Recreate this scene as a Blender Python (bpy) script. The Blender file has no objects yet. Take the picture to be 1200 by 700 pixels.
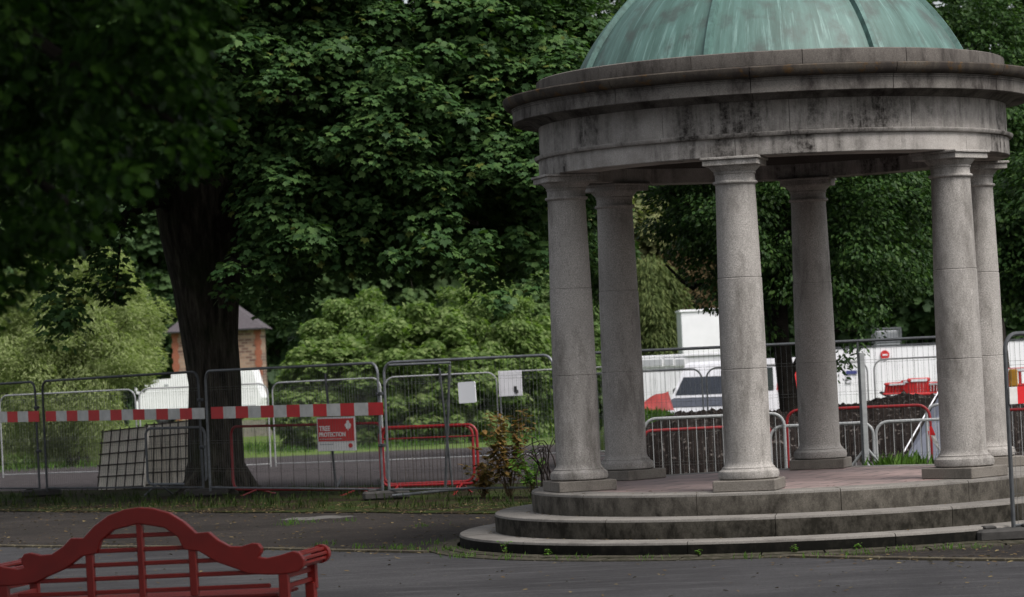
import bpy, math, random
import numpy as np
from math import sin, cos, pi, radians as R
from mathutils import Vector, Matrix

random.seed(7)
rng = np.random.default_rng(11)
S = bpy.context.scene
col = S.collection

# ------------------------------------------------------------------ camera numbers
F = 3592.75 / 1200.0            # focal length in picture widths
PITCH, ROLL, EYE = 0.0189515, 0.0456897, 2.0
TX, TY = 2.8288, 32.483         # centre of the rotunda


def ray(px, py):
    dx, dy = (px - 600) / 1200, (py - 350) / 1200
    x = dx * cos(ROLL) - dy * sin(ROLL)
    u = -(dx * sin(ROLL) + dy * cos(ROLL))
    return x, F * cos(PITCH) - u * sin(PITCH), F * sin(PITCH) + u * cos(PITCH)


def at(px, py, Y):
    """photo pixel + real distance -> point of the place"""
    x, y, z = ray(px, py)
    k = Y / y
    return Vector((x * k, Y, EYE + z * k))


def gz(x, y):
    """height of the ground"""
    d = max(0.0, y - 48)
    return -0.011 * d if d < 55 else -0.605 - 0.003 * (d - 55)


# ------------------------------------------------------------------ materials
def mat(name):
    m = bpy.data.materials.new(name)
    m.use_nodes = True
    nt = m.node_tree
    b = nt.nodes['Principled BSDF']
    return m, nt, b


def N(nt, kind, **kw):
    n = nt.nodes.new(kind)
    for k, v in kw.items():
        if k in n.inputs:
            n.inputs[k].default_value = v
        else:
            setattr(n, k, v)
    return n


def ramp(nt, fac, stops):
    n = nt.nodes.new('ShaderNodeValToRGB')
    e = n.color_ramp.elements
    while len(e) < len(stops):
        e.new(0.5)
    for i, (p, c) in enumerate(stops):
        e[i].position = p
        e[i].color = (*c, 1) if len(c) == 3 else c
    nt.links.new(fac, n.inputs[0])
    return n.outputs[0]


def noise(nt, scale, detail=4, vec=None, rough=0.6, stretch=None):
    n = N(nt, 'ShaderNodeTexNoise', Scale=scale, Detail=detail, Roughness=rough)
    if vec is None:
        # each object gets its own piece of the pattern
        oi = nt.nodes.new('ShaderNodeObjectInfo')
        sc = N(nt, 'ShaderNodeMath', operation='MULTIPLY')
        sc.inputs[1].default_value = 37.0
        nt.links.new(oi.outputs['Random'], sc.inputs[0])
        va = N(nt, 'ShaderNodeVectorMath', operation='ADD')
        nt.links.new(nt.nodes.new('ShaderNodeTexCoord').outputs['Object'], va.inputs[0])
        nt.links.new(sc.outputs[0], va.inputs[1])
        vec = va.outputs[0]
    if stretch:
        mp = nt.nodes.new('ShaderNodeMapping')
        mp.inputs['Scale'].default_value = stretch
        nt.links.new(vec, mp.inputs[0])
        vec = mp.outputs[0]
    nt.links.new(vec, n.inputs['Vector'])
    return n.outputs[0]


def mix(nt, fac, a, b, blend='MIX'):
    n = nt.nodes.new('ShaderNodeMix')
    n.data_type = 'RGBA'
    n.blend_type = blend
    for s, v in ((0, fac), (6, a), (7, b)):
        if hasattr(v, 'is_linked'):
            nt.links.new(v, n.inputs[s])
        elif s == 0:
            n.inputs[0].default_value = v
        else:
            n.inputs[s].default_value = (*v, 1)
    return n.outputs[2]


def bump(nt, b, h, strength=0.3, dist=0.01):
    n = N(nt, 'ShaderNodeBump', Strength=strength, Distance=dist)
    nt.links.new(h, n.inputs['Height'])
    nt.links.new(n.outputs[0], b.inputs['Normal'])


def simple(name, c, rough=0.5, metal=0.0, var=0.25, scale=6.0, spec=0.4):
    m, nt, b = mat(name)
    f = noise(nt, scale, 5)
    lo = tuple(x * (1 - var) for x in c)
    hi = tuple(min(1, x * (1 + var)) for x in c)
    nt.links.new(ramp(nt, f, [(0.3, lo), (0.7, hi)]), b.inputs['Base Color'])
    b.inputs['Roughness'].default_value = rough
    b.inputs['Metallic'].default_value = metal
    b.inputs['Specular IOR Level'].default_value = spec
    return m


def stone(name, base, stain, lo=0.5, hi=0.72, stretch=(3, 3, .5), speck=1.0, stain_col=(.035, .03, .028), lichen=None, sscale=1.9):
    m, nt, b = mat(name)
    fine = noise(nt, 90, 3)
    big = noise(nt, 2.2, 5)
    c = ramp(nt, fine, [(0.3, tuple(x * (1 - .3 * speck) for x in base)), (0.68, tuple(x * (1 + .22 * speck) for x in base))])
    c = mix(nt, ramp(nt, big, [(0.35, (0, 0, 0)), (0.75, (.55, .55, .55))]), c, tuple(x * .62 for x in base))
    if stain:
        st = noise(nt, sscale, 7, stretch=stretch, rough=.74)
        f = ramp(nt, st, [(lo, (0, 0, 0)), (hi, (stain,) * 3)])
        c = mix(nt, f, c, stain_col)
    if lichen:
        li = noise(nt, 9, 5)
        c = mix(nt, ramp(nt, li, [(.56, (0, 0, 0)), (.66, (.55, .55, .55))]), c, lichen)
    nt.links.new(c, b.inputs['Base Color'])
    b.inputs['Roughness'].default_value = .9
    b.inputs['Specular IOR Level'].default_value = .08
    bump(nt, b, mix(nt, .5, fine, noise(nt, 25, 4)), .35, .008)
    return m


def leafmat(name, c0, c1, c2, trans=.3, rough=.55, odd=None, spec=.12):
    m, nt, b = mat(name)
    g = nt.nodes.new('ShaderNodeNewGeometry')
    stops = [(0.0, c0), (.55, c1), (1.0, c2)]
    if odd:
        stops = [(0.0, c0), (.5, c1), (.975, c2), (.985, odd)]
    c = ramp(nt, g.outputs['Random Per Island'], stops)
    nt.links.new(c, b.inputs['Base Color'])
    b.inputs['Roughness'].default_value = rough
    b.inputs['Specular IOR Level'].default_value = spec
    t = nt.nodes.new('ShaderNodeBsdfTranslucent')
    nt.links.new(mix(nt, 1.0, c, (1.0, 1.25, .45), 'MULTIPLY'), t.inputs['Color'])
    ms = N(nt, 'ShaderNodeMixShader')
    ms.inputs[0].default_value = trans
    nt.links.new(b.outputs[0], ms.inputs[1])
    nt.links.new(t.outputs[0], ms.inputs[2])
    nt.links.new(ms.outputs[0], nt.nodes['Material Output'].inputs[0])
    return m


def asphalt(name, base, patch, fleck, amount, spec=.1):
    m, nt, b = mat(name)
    fine = noise(nt, 30, 6, rough=.8)
    big = noise(nt, .35, 6, stretch=(1, 1, 1))
    c = ramp(nt, fine, [(.3, tuple(x * .6 for x in base)), (.72, tuple(x * 1.7 for x in base))])
    c = mix(nt, ramp(nt, big, [(.42, (0, 0, 0)), (.62, (.75, .75, .75))]), c, patch)
    mid = noise(nt, 3, 7, stretch=(.3, 1.8, 1), rough=.7)
    c = mix(nt, ramp(nt, mid, [(.5, (0, 0, 0)), (.72, (.75, .75, .75))]), c, tuple(x * 1.9 for x in base))
    fl = noise(nt, 22, 2)
    c = mix(nt, ramp(nt, fl, [(1 - amount, (0, 0, 0)), (1 - amount + .03, (.8, .8, .8))]), c, fleck)
    nt.links.new(c, b.inputs['Base Color'])
    b.inputs['Roughness'].default_value = .85
    b.inputs['Specular IOR Level'].default_value = spec
    bump(nt, b, fine, .8, .012)
    return m


M = {}
M['granite'] = stone('granite', (.335, .316, .295), .82, .48, .70, (1.4, 1.4, .4), speck=1.5, stain_col=(.075, .067, .058))


def m_frieze():
    m, nt, b = mat('stained_granite')
    fine = noise(nt, 90, 3)
    c = ramp(nt, fine, [(.3, (.28, .262, .243)), (.68, (.40, .376, .352))])
    c = mix(nt, ramp(nt, noise(nt, 5, 6), [(.4, (0, 0, 0)), (.75, (.6, .6, .6))]), c, (.16, .147, .133))
    blot = ramp(nt, noise(nt, .9, 4, stretch=(1, 1, .35)), [(.40, (0, 0, 0)), (.56, (1, 1, 1))])
    streak = ramp(nt, noise(nt, 4.5, 7, stretch=(1, 1, .10), rough=.72), [(.40, (.10, .10, .10)), (.60, (1, 1, 1))])
    f = mix(nt, 1.0, blot, streak, 'MULTIPLY')
    rough = ramp(nt, noise(nt, 13, 6, rough=.75), [(.35, (.35, .35, .35)), (.6, (1, 1, 1))])
    f = mix(nt, 1.0, f, rough, 'MULTIPLY')
    c = mix(nt, f, c, (.022, .019, .017))
    nt.links.new(c, b.inputs['Base Color'])
    b.inputs['Roughness'].default_value = .9
    b.inputs['Specular IOR Level'].default_value = .08
    bump(nt, b, mix(nt, .5, fine, noise(nt, 25, 4)), .35, .008)
    return m


M['frieze'] = m_frieze()
M['cornice'] = stone('weathered_granite', (.16, .148, .135), .94, .42, .62, (1.6, 1.6, .8))
M['lichen'] = stone('lichened_granite', (.085, .073, .06), .85, .4, .6, (2, 2, 1), lichen=(.12, .062, .015))
M['parapet'] = stone('parapet_granite', (.13, .118, .107), .9, .48, .66, (1.8, 1.8, .6))
M['tread'] = stone('tread_granite', (.195, .182, .166), .75, .5, .8, (1, 1, 1))
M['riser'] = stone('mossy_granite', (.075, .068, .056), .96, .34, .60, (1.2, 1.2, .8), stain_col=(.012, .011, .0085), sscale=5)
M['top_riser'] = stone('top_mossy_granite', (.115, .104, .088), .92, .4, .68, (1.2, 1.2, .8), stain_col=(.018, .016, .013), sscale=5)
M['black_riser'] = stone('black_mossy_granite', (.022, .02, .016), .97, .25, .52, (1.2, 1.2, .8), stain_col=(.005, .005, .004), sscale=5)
M['plinth'] = stone('plinth_granite', (.185, .168, .148), .7, .5, .75, (1.5, 1.5, 1))
M['soffit'] = stone('shaded_soffit_granite', (.07, .062, .056), .5, .5, .8, (1, 1, 1))  # ceiling granite, the shade under the roof put into its colour


def m_paving():
    m, nt, b = mat('red_paving')
    tc = nt.nodes.new('ShaderNodeTexCoord')
    br = N(nt, 'ShaderNodeTexBrick', Scale=1.0)
    br.inputs['Mortar Size'].default_value = .014
    br.inputs['Brick Width'].default_value = .62
    br.inputs['Row Height'].default_value = .6
    br.inputs['Color1'].default_value = (.27, .19, .175, 1)
    br.inputs['Color2'].default_value = (.21, .155, .145, 1)
    br.inputs['Mortar'].default_value = (.07, .055, .05, 1)
    mp = nt.nodes.new('ShaderNodeMapping')
    mp.inputs['Rotation'].default_value = (0, 0, .45)
    nt.links.new(tc.outputs['Object'], mp.inputs[0])
    nt.links.new(mp.outputs[0], br.inputs['Vector'])
    f = noise(nt, 5, 6)
    c = mix(nt, ramp(nt, f, [(.45, (0, 0, 0)), (.7, (.6, .6, .6))]), br.outputs[0], (.10, .085, .078))
    nt.links.new(c, b.inputs['Base Color'])
    b.inputs['Roughness'].default_value = .7
    return m


M['paving'] = m_paving()


def m_copper():
    m, nt, b = mat('verdigris_copper')
    tc = nt.nodes.new('ShaderNodeTexCoord')
    # streaks that run down the dome: noise over (angle, height)
    sep = nt.nodes.new('ShaderNodeSeparateXYZ')
    nt.links.new(tc.outputs['Object'], sep.inputs[0])
    ang = N(nt, 'ShaderNodeMath', operation='ARCTAN2')
    nt.links.new(sep.outputs[0], ang.inputs[0])
    nt.links.new(sep.outputs[1], ang.inputs[1])
    cmb = nt.nodes.new('ShaderNodeCombineXYZ')
    nt.links.new(ang.outputs[0], cmb.inputs[0])
    nt.links.new(sep.outputs[2], cmb.inputs[1])
    a = noise(nt, 1, 6, cmb.outputs[0], .7, (34, 1.3, 1))
    a2 = noise(nt, 1, 5, cmb.outputs[0], .7, (11, .9, 1))
    c = ramp(nt, a2, [(.3, (.03, .065, .053)), (.5, (.058, .117, .10)), (.7, (.085, .168, .148))])
    c = mix(nt, ramp(nt, a, [(.54, (0, 0, 0)), (.74, (.8, .8, .8))]), c, (.21, .335, .31))
    c = mix(nt, ramp(nt, a, [(.22, (.75, .75, .75)), (.42, (0, 0, 0))]), c, (.035, .048, .04))
    bl = noise(nt, 3.5, 6)
    c = mix(nt, ramp(nt, bl, [(.5, (0, 0, 0)), (.66, (.75, .75, .75))]), c, (.04, .052, .045))
    nt.links.new(c, b.inputs['Base Color'])
    b.inputs['Roughness'].default_value = .6
    bump(nt, b, a, .25, .01)
    return m


M['copper'] = m_copper()
M['copper_seam'] = simple('dark_copper', (.06, .12, .105), .6, 0, .4, 12)
M['galv'] = simple('galvanised_steel', (.13, .137, .145), .5, .35, .25, 14)
M['galv_dark'] = simple('dull_steel', (.06, .064, .068), .6, .3, .25, 14)
M['galv_pale'] = simple('pale_steel', (.31, .318, .318), .5, .15, .15, 10)
M['wire'] = simple('fence_wire', (.10, .104, .104), .6, .3, .2, 9)
M['wire_pale'] = simple('pale_fence_wire', (.2, .205, .205), .6, .2, .2, 9)
M['red'] = simple('red_painted_steel', (.19, .008, .010), .45, 0, .2, 8)
M['redboard'] = simple('red_band', (.5, .012, .016), .45, 0, .12, 5)
M['whiteboard'] = simple('white_band', (.5, .49, .47), .5, 0, .16, 7)
M['benchred'] = simple('red_gloss_paint', (.15, .009, .0065), .38, 0, .16, 5)
M['rubber'] = simple('dark_rubber_block', (.032, .03, .028), .85, 0, .4, 9)
M['white'] = simple('white_painted_metal', (.78, .78, .80), .4, 0, .05, 2)
M['offwhite'] = simple('off_white_panel', (.62, .62, .65), .5, 0, .08, 3)
M['cream'] = simple('cream_panel', (.58, .55, .48), .5, 0, .1, 3)
M['grey'] = simple('grey_panel', (.33, .34, .36), .6, 0, .12, 4)
M['bluegrey'] = simple('blue_grey_sheet', (.085, .093, .12), .7, 0, .2, 3)
M['glass'] = simple('dark_glass', (.022, .026, .035), .12, 0, .2, 3, .6)
M['slate_blue'] = simple('slate_blue_panel', (.05, .056, .075), .65, 0, .15, 3)
M['black'] = simple('black_plastic', (.015, .015, .016), .6, 0, .3, 5)
M['navy'] = simple('blue_sign_paint', (.05, .06, .2), .5, 0, .1, 5)
M['signred'] = simple('red_sign_paint', (.52, .022, .022), .45, 0, .08, 3)
M['signwhite'] = simple('white_sign_paint', (.7, .69, .68), .5, 0, .06, 3)
M['orange'] = simple('yellow_paint', (.6, .3, .03), .5, 0, .1, 3)
M['bark'] = simple('dark_bark', (.02, .017, .014), .95, 0, .5, 9, .1)
M['bark2'] = simple('grey_bark', (.06, .052, .043), .95, 0, .45, 9, .1)
M['stem'] = simple('brown_stem', (.07, .05, .028), .9, 0, .4, 9, .1)
M['bramble'] = simple('dead_black_stem', (.02, .016, .014), .9, 0, .3, 9, .1)
M['slab'] = stone('pale_concrete', (.84, .79, .70), .35, .5, .8, (1.5, 1.5, .6))
M['rust'] = simple('rusted_bar', (.035, .026, .02), .8, .1, .3, 14)
M['road'] = asphalt('road_asphalt', (.040, .039, .0405), (.023, .0223, .0235), (.16, .14, .10), .29)
M['path'] = asphalt('old_asphalt', (.025, .0212, .019), (.012, .0108, .0098), (.12, .09, .055), .33)
M['kerb'] = stone('kerb_stone', (.12, .105, .07), .85, .38, .66, (2, 2, 2))
M['cobble'] = stone('cobble_stone', (.075, .066, .052), .85, .38, .62, (2, 2, 2), stain_col=(.018, .02, .01), sscale=6)
M['patch'] = stone('pale_patch', (.11, .105, .098), .6, .5, .8, (1, 1, 1))

# foliage
M['maple'] = leafmat('maple_leaf', (.024, .056, .019), (.042, .088, .026), (.07, .125, .036), .25, .55, (.10, .12, .028))
M['near'] = leafmat('near_leaf', (.008, .022, .004), (.02, .05, .008), (.045, .10, .014), .3, .5)
M['willow'] = leafmat('willow_leaf', (.19, .235, .095), (.27, .315, .14), (.35, .39, .20), .45, .5)
M['bush'] = leafmat('bush_leaf', (.09, .145, .042), (.14, .205, .062), (.23, .29, .115), .44, .45)
M['bush2'] = leafmat('deep_bush_leaf', (.065, .11, .034), (.095, .15, .05), (.15, .205, .075), .35, .45)
M['oak'] = leafmat('dark_oak_leaf', (.016, .037, .011), (.028, .062, .016), (.055, .10, .024), .28, .45)
M['dark'] = leafmat('far_dark_leaf', (.03, .058, .024), (.045, .08, .03), (.06, .1, .038), .28, .55)
M['mid'] = leafmat('far_mid_leaf', (.05, .09, .035), (.07, .115, .042), (.09, .14, .05), .3, .55)
M['cypress'] = leafmat('cypress_spray', (.06, .085, .028), (.09, .118, .038), (.13, .155, .055), .25, .6)
M['brownleaf'] = leafmat('brown_spray', (.06, .045, .022), (.09, .065, .03), (.11, .08, .04), .25, .6)
M['pale'] = leafmat('pale_leaf', (.12, .14, .06), (.18, .19, .085), (.24, .24, .11), .3, .6)
M['dying'] = leafmat('dying_leaf', (.13, .075, .027), (.22, .13, .045), (.11, .105, .035), .3, .6)
M['weed'] = leafmat('weed_leaf', (.06, .13, .022), (.09, .18, .03), (.13, .22, .05), .35, .5)
M['grass'] = leafmat('grass_blade', (.018, .032, .008), (.03, .05, .012), (.06, .08, .022), .3, .6)
M['litter'] = leafmat('fallen_leaf', (.06, .04, .022), (.10, .07, .035), (.17, .135, .07), .1, .8)


def m_ground():
    m, nt, b = mat('site_ground')
    tc = nt.nodes.new('ShaderNodeTexCoord')
    f = noise(nt, 5, 8, rough=.8)
    gravel = ramp(nt, f, [(.3, (.016, .0145, .0148)), (.7, (.085, .075, .077))])
    g2 = noise(nt, 3, 5)
    grass = ramp(nt, g2, [(.3, (.06, .095, .025)), (.7, (.12, .17, .05))])
    sep = nt.nodes.new('ShaderNodeSeparateXYZ')
    nt.links.new(tc.outputs['Object'], sep.inputs[0])
    wob = noise(nt, .25, 4)
    ad = N(nt, 'ShaderNodeMath', operation='MULTIPLY_ADD')
    nt.links.new(wob, ad.inputs[0])
    ad.inputs[1].default_value = 10
    nt.links.new(sep.outputs[1], ad.inputs[2])
    fac = ramp(nt, N(nt, 'ShaderNodeMapRange').outputs[0], [(.45, (0, 0, 0)), (.55, (1, 1, 1))])
    mr = [n for n in nt.nodes if n.bl_idname == 'ShaderNodeMapRange'][0]
    mr.inputs['From Min'].default_value = 82
    mr.inputs['From Max'].default_value = 92
    nt.links.new(ad.outputs[0], mr.inputs[0])
    nt.links.new(mix(nt, fac, gravel, grass), b.inputs['Base Color'])
    b.inputs['Roughness'].default_value = .95
    b.inputs['Specular IOR Level'].default_value = .03
    bump(nt, b, f, .6, .04)
    return m


M['ground'] = m_ground()


def m_verge():
    m, nt, b = mat('verge_soil')
    f = noise(nt, 9, 6)
    g = noise(nt, 1.1, 5)
    soil = ramp(nt, f, [(.3, (.010, .008, .006)), (.7, (.032, .024, .016))])
    gr = ramp(nt, f, [(.3, (.014, .022, .007)), (.7, (.035, .05, .014))])
    nt.links.new(mix(nt, ramp(nt, g, [(.42, (0, 0, 0)), (.6, (1, 1, 1))]), soil, gr), b.inputs['Base Color'])
    b.inputs['Roughness'].default_value = .95
    b.inputs['Specular IOR Level'].default_value = .03
    bump(nt, b, f, .6, .03)
    return m


M['verge'] = m_verge()


def m_soil():
    m, nt, b = mat('dug_soil')
    f = noise(nt, 7, 8, rough=.75)
    c = ramp(nt, f, [(.3, (.008, .0065, .006)), (.62, (.026, .021, .019)), (.78, (.055, .046, .042))])
    s = noise(nt, 11, 3)
    c = mix(nt, ramp(nt, s, [(.60, (0, 0, 0)), (.65, (.85, .85, .85))]), c, (.13, .115, .105))
    nt.links.new(c, b.inputs['Base Color'])
    b.inputs['Roughness'].default_value = .95
    b.inputs['Specular IOR Level'].default_value = .03
    bump(nt, b, f, 1, .08)
    return m


M['soil'] = m_soil()


def m_brick():
    m, nt, b = mat('pale_brick')
    tc = nt.nodes.new('ShaderNodeTexCoord')
    mp = nt.nodes.new('ShaderNodeMapping')
    mp.inputs['Rotation'].default_value = (pi / 2, 0, 0)
    nt.links.new(tc.outputs['Object'], mp.inputs[0])
    br = N(nt, 'ShaderNodeTexBrick', Scale=1.0)
    for k, v in (('Brick Width', .42), ('Row Height', .17), ('Mortar Size', .02)):
        br.inputs[k].default_value = v
    br.inputs['Color1'].default_value = (.29, .19, .135, 1)
    br.inputs['Color2'].default_value = (.10, .05, .04, 1)
    br.inputs['Mortar'].default_value = (.24, .19, .15, 1)
    nt.links.new(mp.outputs[0], br.inputs['Vector'])
    nt.links.new(br.outputs[0], b.inputs['Base Color'])
    b.inputs['Roughness'].default_value = .9
    return m


M['brick'] = m_brick()
M['quoin'] = simple('red_brick', (.25, .095, .06), .9, 0, .3, 14, .1)
M['slate'] = simple('roof_slate', (.075, .066, .072), .8, 0, .25, 10, .2)
M['timber'] = simple('grey_timber', (.2, .185, .16), .9, 0, .25, 10, .1)

# ------------------------------------------------------------------ mesh builder


class MB:
    def __init__(s):
        s.v, s.f, s.m = [], [], []

    def add(s, vs, fs, mi=0):
        o = len(s.v)
        s.v += [tuple(p) for p in vs]
        s.f += [tuple(i + o for i in f) for f in fs]
        s.m += [mi] * len(fs)
        return s

    def box(s, c, d, rz=0, rot=None, mi=0, bev=0):
        x, y, z = (k / 2 for k in d)
        b = min(bev, x * .9, y * .9, z * .9)
        mt = rot if rot is not None else Matrix.Rotation(rz, 3, 'Z')
        c = Vector(c)
        if b <= 0:
            vs = [Vector((i, j, k)) for i in (-x, x) for j in (-y, y) for k in (-z, z)]
            fs = [(0, 1, 3, 2), (4, 6, 7, 5), (0, 4, 5, 1), (2, 3, 7, 6), (0, 2, 6, 4), (1, 5, 7, 3)]
            return s.add([c + mt @ v for v in vs], fs, mi)
        # chamfered: two rings per end in z with cut corners
        def ringp(xx, yy, z_):
            return [Vector(p) for p in ((xx - b, -yy, z_), (xx, -yy + b, z_), (xx, yy - b, z_), (xx - b, yy, z_),
                                        (-xx + b, yy, z_), (-xx, yy - b, z_), (-xx, -yy + b, z_), (-xx + b, -yy, z_))]
        vs = ringp(x - b, y - b, -z) + ringp(x, y, -z + b) + ringp(x, y, z - b) + ringp(x - b, y - b, z)
        fs = [tuple(range(7, -1, -1)), tuple(range(24, 32))]
        for k in range(3):
            for i in range(8):
                j = (i + 1) % 8
                fs.append((k * 8 + i, k * 8 + j, k * 8 + 8 + j, k * 8 + 8 + i))
        return s.add([c + mt @ v for v in vs], fs, mi)

    def tube(s, pts, r, n=8, mi=0, closed=False, cap=True):
        pts = [Vector(p) for p in pts]
        rs = r if isinstance(r, (list, tuple)) else [r] * len(pts)
        rings = []
        t0 = (pts[1] - pts[0]).normalized()
        u = t0.orthogonal().normalized()
        m_ = len(pts)
        for i, p in enumerate(pts):
            if closed:
                t = (pts[(i + 1) % m_] - pts[i - 1]).normalized()
            else:
                t = (pts[min(i + 1, m_ - 1)] - pts[max(i - 1, 0)]).normalized()
            u = (u - t * u.dot(t))
            u = u.normalized() if u.length > 1e-6 else t.orthogonal().normalized()
            w = t.cross(u)
            rings.append([p + (u * cos(2 * pi * k / n) + w * sin(2 * pi * k / n)) * rs[i] for k in range(n)])
        vs = [v for rg in rings for v in rg]
        fs = []
        for i in range(m_ if closed else m_ - 1):
            a, b = i * n, ((i + 1) % m_) * n
            for k in range(n):
                q = (k + 1) % n
                fs.append((a + k, a + q, b + q, b + k))
        if cap and not closed:
            fs.append(tuple(range(n - 1, -1, -1)))
            fs.append(tuple((m_ - 1) * n + k for k in range(n)))
        return s.add(vs, fs, mi)

    def lathe(s, prof, n=48, mi=0, c=(0, 0, 0)):
        """open profile (r,z) bottom to top, capped where r is 0"""
        vs, fs = [], []
        for r_, z_ in prof:
            for k in range(n):
                a = 2 * pi * k / n
                vs.append((c[0] + r_ * cos(a), c[1] + r_ * sin(a), c[2] + z_))
        for i in range(len(prof) - 1):
            for k in range(n):
                q = (k + 1) % n
                fs.append((i * n + k, i * n + q, (i + 1) * n + q, (i + 1) * n + k))
        return s.add(vs, fs, mi)

    def arc(s, prof, a0, a1, n, mi=0):
        """closed profile (r,z), counter-clockwise, swept from a0 to a1, with end caps; mi may be a list per profile edge"""
        m_ = len(prof)
        o = len(s.v)
        for k in range(n + 1):
            a = a0 + (a1 - a0) * k / n
            s.v += [(r_ * sin(a), -r_ * cos(a), z_) for r_, z_ in prof]
        for k in range(n):
            for i in range(m_):
                j = (i + 1) % m_
                s.f.append((o + k * m_ + i, o + (k + 1) * m_ + i, o + (k + 1) * m_ + j, o + k * m_ + j))
                s.m.append(mi[i] if isinstance(mi, list) else mi)
        for k in (0, n):
            idx = [o + k * m_ + i for i in range(m_)]
            s.f.append(tuple(idx if k == 0 else idx[::-1]))
            s.m.append(mi[0] if isinstance(mi, list) else mi)
        return s

    def ring(s, prof, segs, gap=.008, a_off=0, n=6, mi=0, rmax=3.0):
        """a course of stones: segs blocks with fine joints"""
        g = gap / rmax
        for i in range(segs):
            a = a_off + 2 * pi * i / segs
            s.arc(prof, a + g / 2, a + 2 * pi / segs - g / 2, n, mi)
        return s

    def prism(s, outline, y0, y1, mi=0, mi_side=None):
        """outline in x,z; extruded along y"""
        n = len(outline)
        vs = [(x, y0, z) for x, z in outline] + [(x, y1, z) for x, z in outline]
        fs = [tuple(range(n)), tuple(range(2 * n - 1, n - 1, -1))]
        s.add(vs, fs, mi)
        o = len(s.v) - 2 * n
        for i in range(n):
            j = (i + 1) % n
            s.f.append((o + i, o + i + n, o + j + n, o + j))
            s.m.append(mi if mi_side is None else mi_side)
        return s

    def build(s, name, mats, parent=None, smooth=False, loc=None):
        me = bpy.data.meshes.new(name)
        me.from_pydata(s.v, [], s.f)
        ms = mats if isinstance(mats, (list, tuple)) else [mats]
        for m_ in ms:
            me.materials.append(m_)
        if len(ms) > 1:
            me.polygons.foreach_set('material_index', s.m)
        me.validate()
        if smooth:
            me.polygons.foreach_set('use_smooth', [True] * len(me.polygons))
            try:
                me.set_sharp_from_angle(angle=R(38))
            except Exception:
                pass
        me.update()
        return link(name, me, parent, loc)


def link(name, me, parent=None, loc=None):
    o = bpy.data.objects.new(name, me)
    col.objects.link(o)
    if parent is not None:
        o.parent = parent
    if loc is not None:
        o.location = loc
    return o


def tag(o, label=None, cat=None, group=None, kind=None):
    for k, v in (('label', label), ('category', cat), ('group', group), ('kind', kind)):
        if v:
            o[k] = v
    return o


def thing(name, label, cat, loc=(0, 0, 0), rz=0, group=None):
    o = bpy.data.objects.new(name, None)
    col.objects.link(o)
    o.empty_display_size = .1
    o.location = loc
    o.rotation_euler = (0, 0, rz)
    return tag(o, label, cat, group)


def copy_tree(o, parent=None):
    c = o.copy()
    col.objects.link(c)
    if parent is not None:
        c.parent = parent
    for ch in list(o.children):
        copy_tree(ch, c)
    return c


# ------------------------------------------------------------------ leaves
def tmpl(kind):
    """half outline -> folded leaf: verts (x,y,z), polys"""
    if kind == 'maple':
        half = [(0, 0), (.14, -.08), (.44, -.10), (.38, .1), (.68, .3), (.5, .36), (.58, .66), (.3, .56), (.2, .72), (0, 1)]
    elif kind == 'oak':
        half = [(0, 0), (.16, .1), (.3, .35), (.26, .5), (.34, .7), (.15, .92), (0, 1)]
    elif kind == 'narrow':
        half = [(0, 0), (.12, .3), (.1, .65), (0, 1)]
    elif kind == 'oval':
        half = [(0, 0), (.2, .16), (.3, .45), (.2, .78), (0, 1)]
    else:                                   # clump of a far crown: an irregular blade
        half = [(0, 0), (.3, .1), (.42, .4), (.2, .55), (.32, .8), (0, 1)]
    mid = half[1:-1]
    v = [(0, half[0][1], 0), (0, half[-1][1], -.22)]
    n = len(mid)
    v += [(x, y, -.16 * x - .22 * y * y + .06) for x, y in mid]
    v += [(-x, y, -.16 * x - .22 * y * y + .06) for x, y in mid]
    p1 = [0] + [2 + i for i in range(n)] + [1]
    p2 = [1] + [2 + n + i for i in range(n - 1, -1, -1)] + [0]
    return np.array(v, float), [p1, p2]


def unit(a):
    return a / np.maximum(np.linalg.norm(a, axis=1, keepdims=True), 1e-9)


def leaf_mesh(name, C, T, Nn, size, kind, material, parent=None, loc=None, wx=1.0):
    tv, polys = tmpl(kind)
    tv = tv * np.array([wx, 1, 1])
    T = unit(T)
    X = unit(np.cross(T, Nn))
    Z = np.cross(X, T)
    B = np.stack([X, T, Z], 1)                     # n,3,3
    V = C[:, None, :] + size[:, None, None] * np.einsum('vk,nkc->nvc', tv, B)
    n, nv = len(C), len(tv)
    me = bpy.data.meshes.new(name)
    me.vertices.add(n * nv)
    me.vertices.foreach_set('co', V.reshape(-1).astype(np.float32))
    flat = np.concatenate([np.array(p) for p in polys])
    L = (np.arange(n)[:, None] * nv + flat[None, :]).reshape(-1)
    me.loops.add(len(L))
    me.loops.foreach_set('vertex_index', L.astype(np.int32))
    tot = np.tile(np.array([len(p) for p in polys]), n)
    st = np.concatenate([[0], np.cumsum(tot)[:-1]])
    me.polygons.add(len(tot))
    me.polygons.foreach_set('loop_start', st.astype(np.int32))
    try:
        me.polygons.foreach_set('loop_total', tot.astype(np.int32))
    except Exception:
        pass
    me.materials.append(material)
    me.update(calc_edges=True)
    me.validate()
    return link(name, me, parent, loc)


def lobes_in(ells, n, shell=.7, seed=0):
    """random lobe centres in a union of ellipsoids [(cx,cy,cz,rx,ry,rz)]"""
    g = np.random.default_rng(seed)
    vol = np.array([e[3] * e[4] + e[3] * e[5] + e[4] * e[5] for e in ells])
    k = g.choice(len(ells), n, p=vol / vol.sum())
    E = np.array(ells)[k]
    d = unit(g.normal(size=(n, 3)))
    rr = (shell + (1 - shell) * g.random(n))[:, None]
    return E[:, :3] + d * rr * E[:, 3:], d


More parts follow.
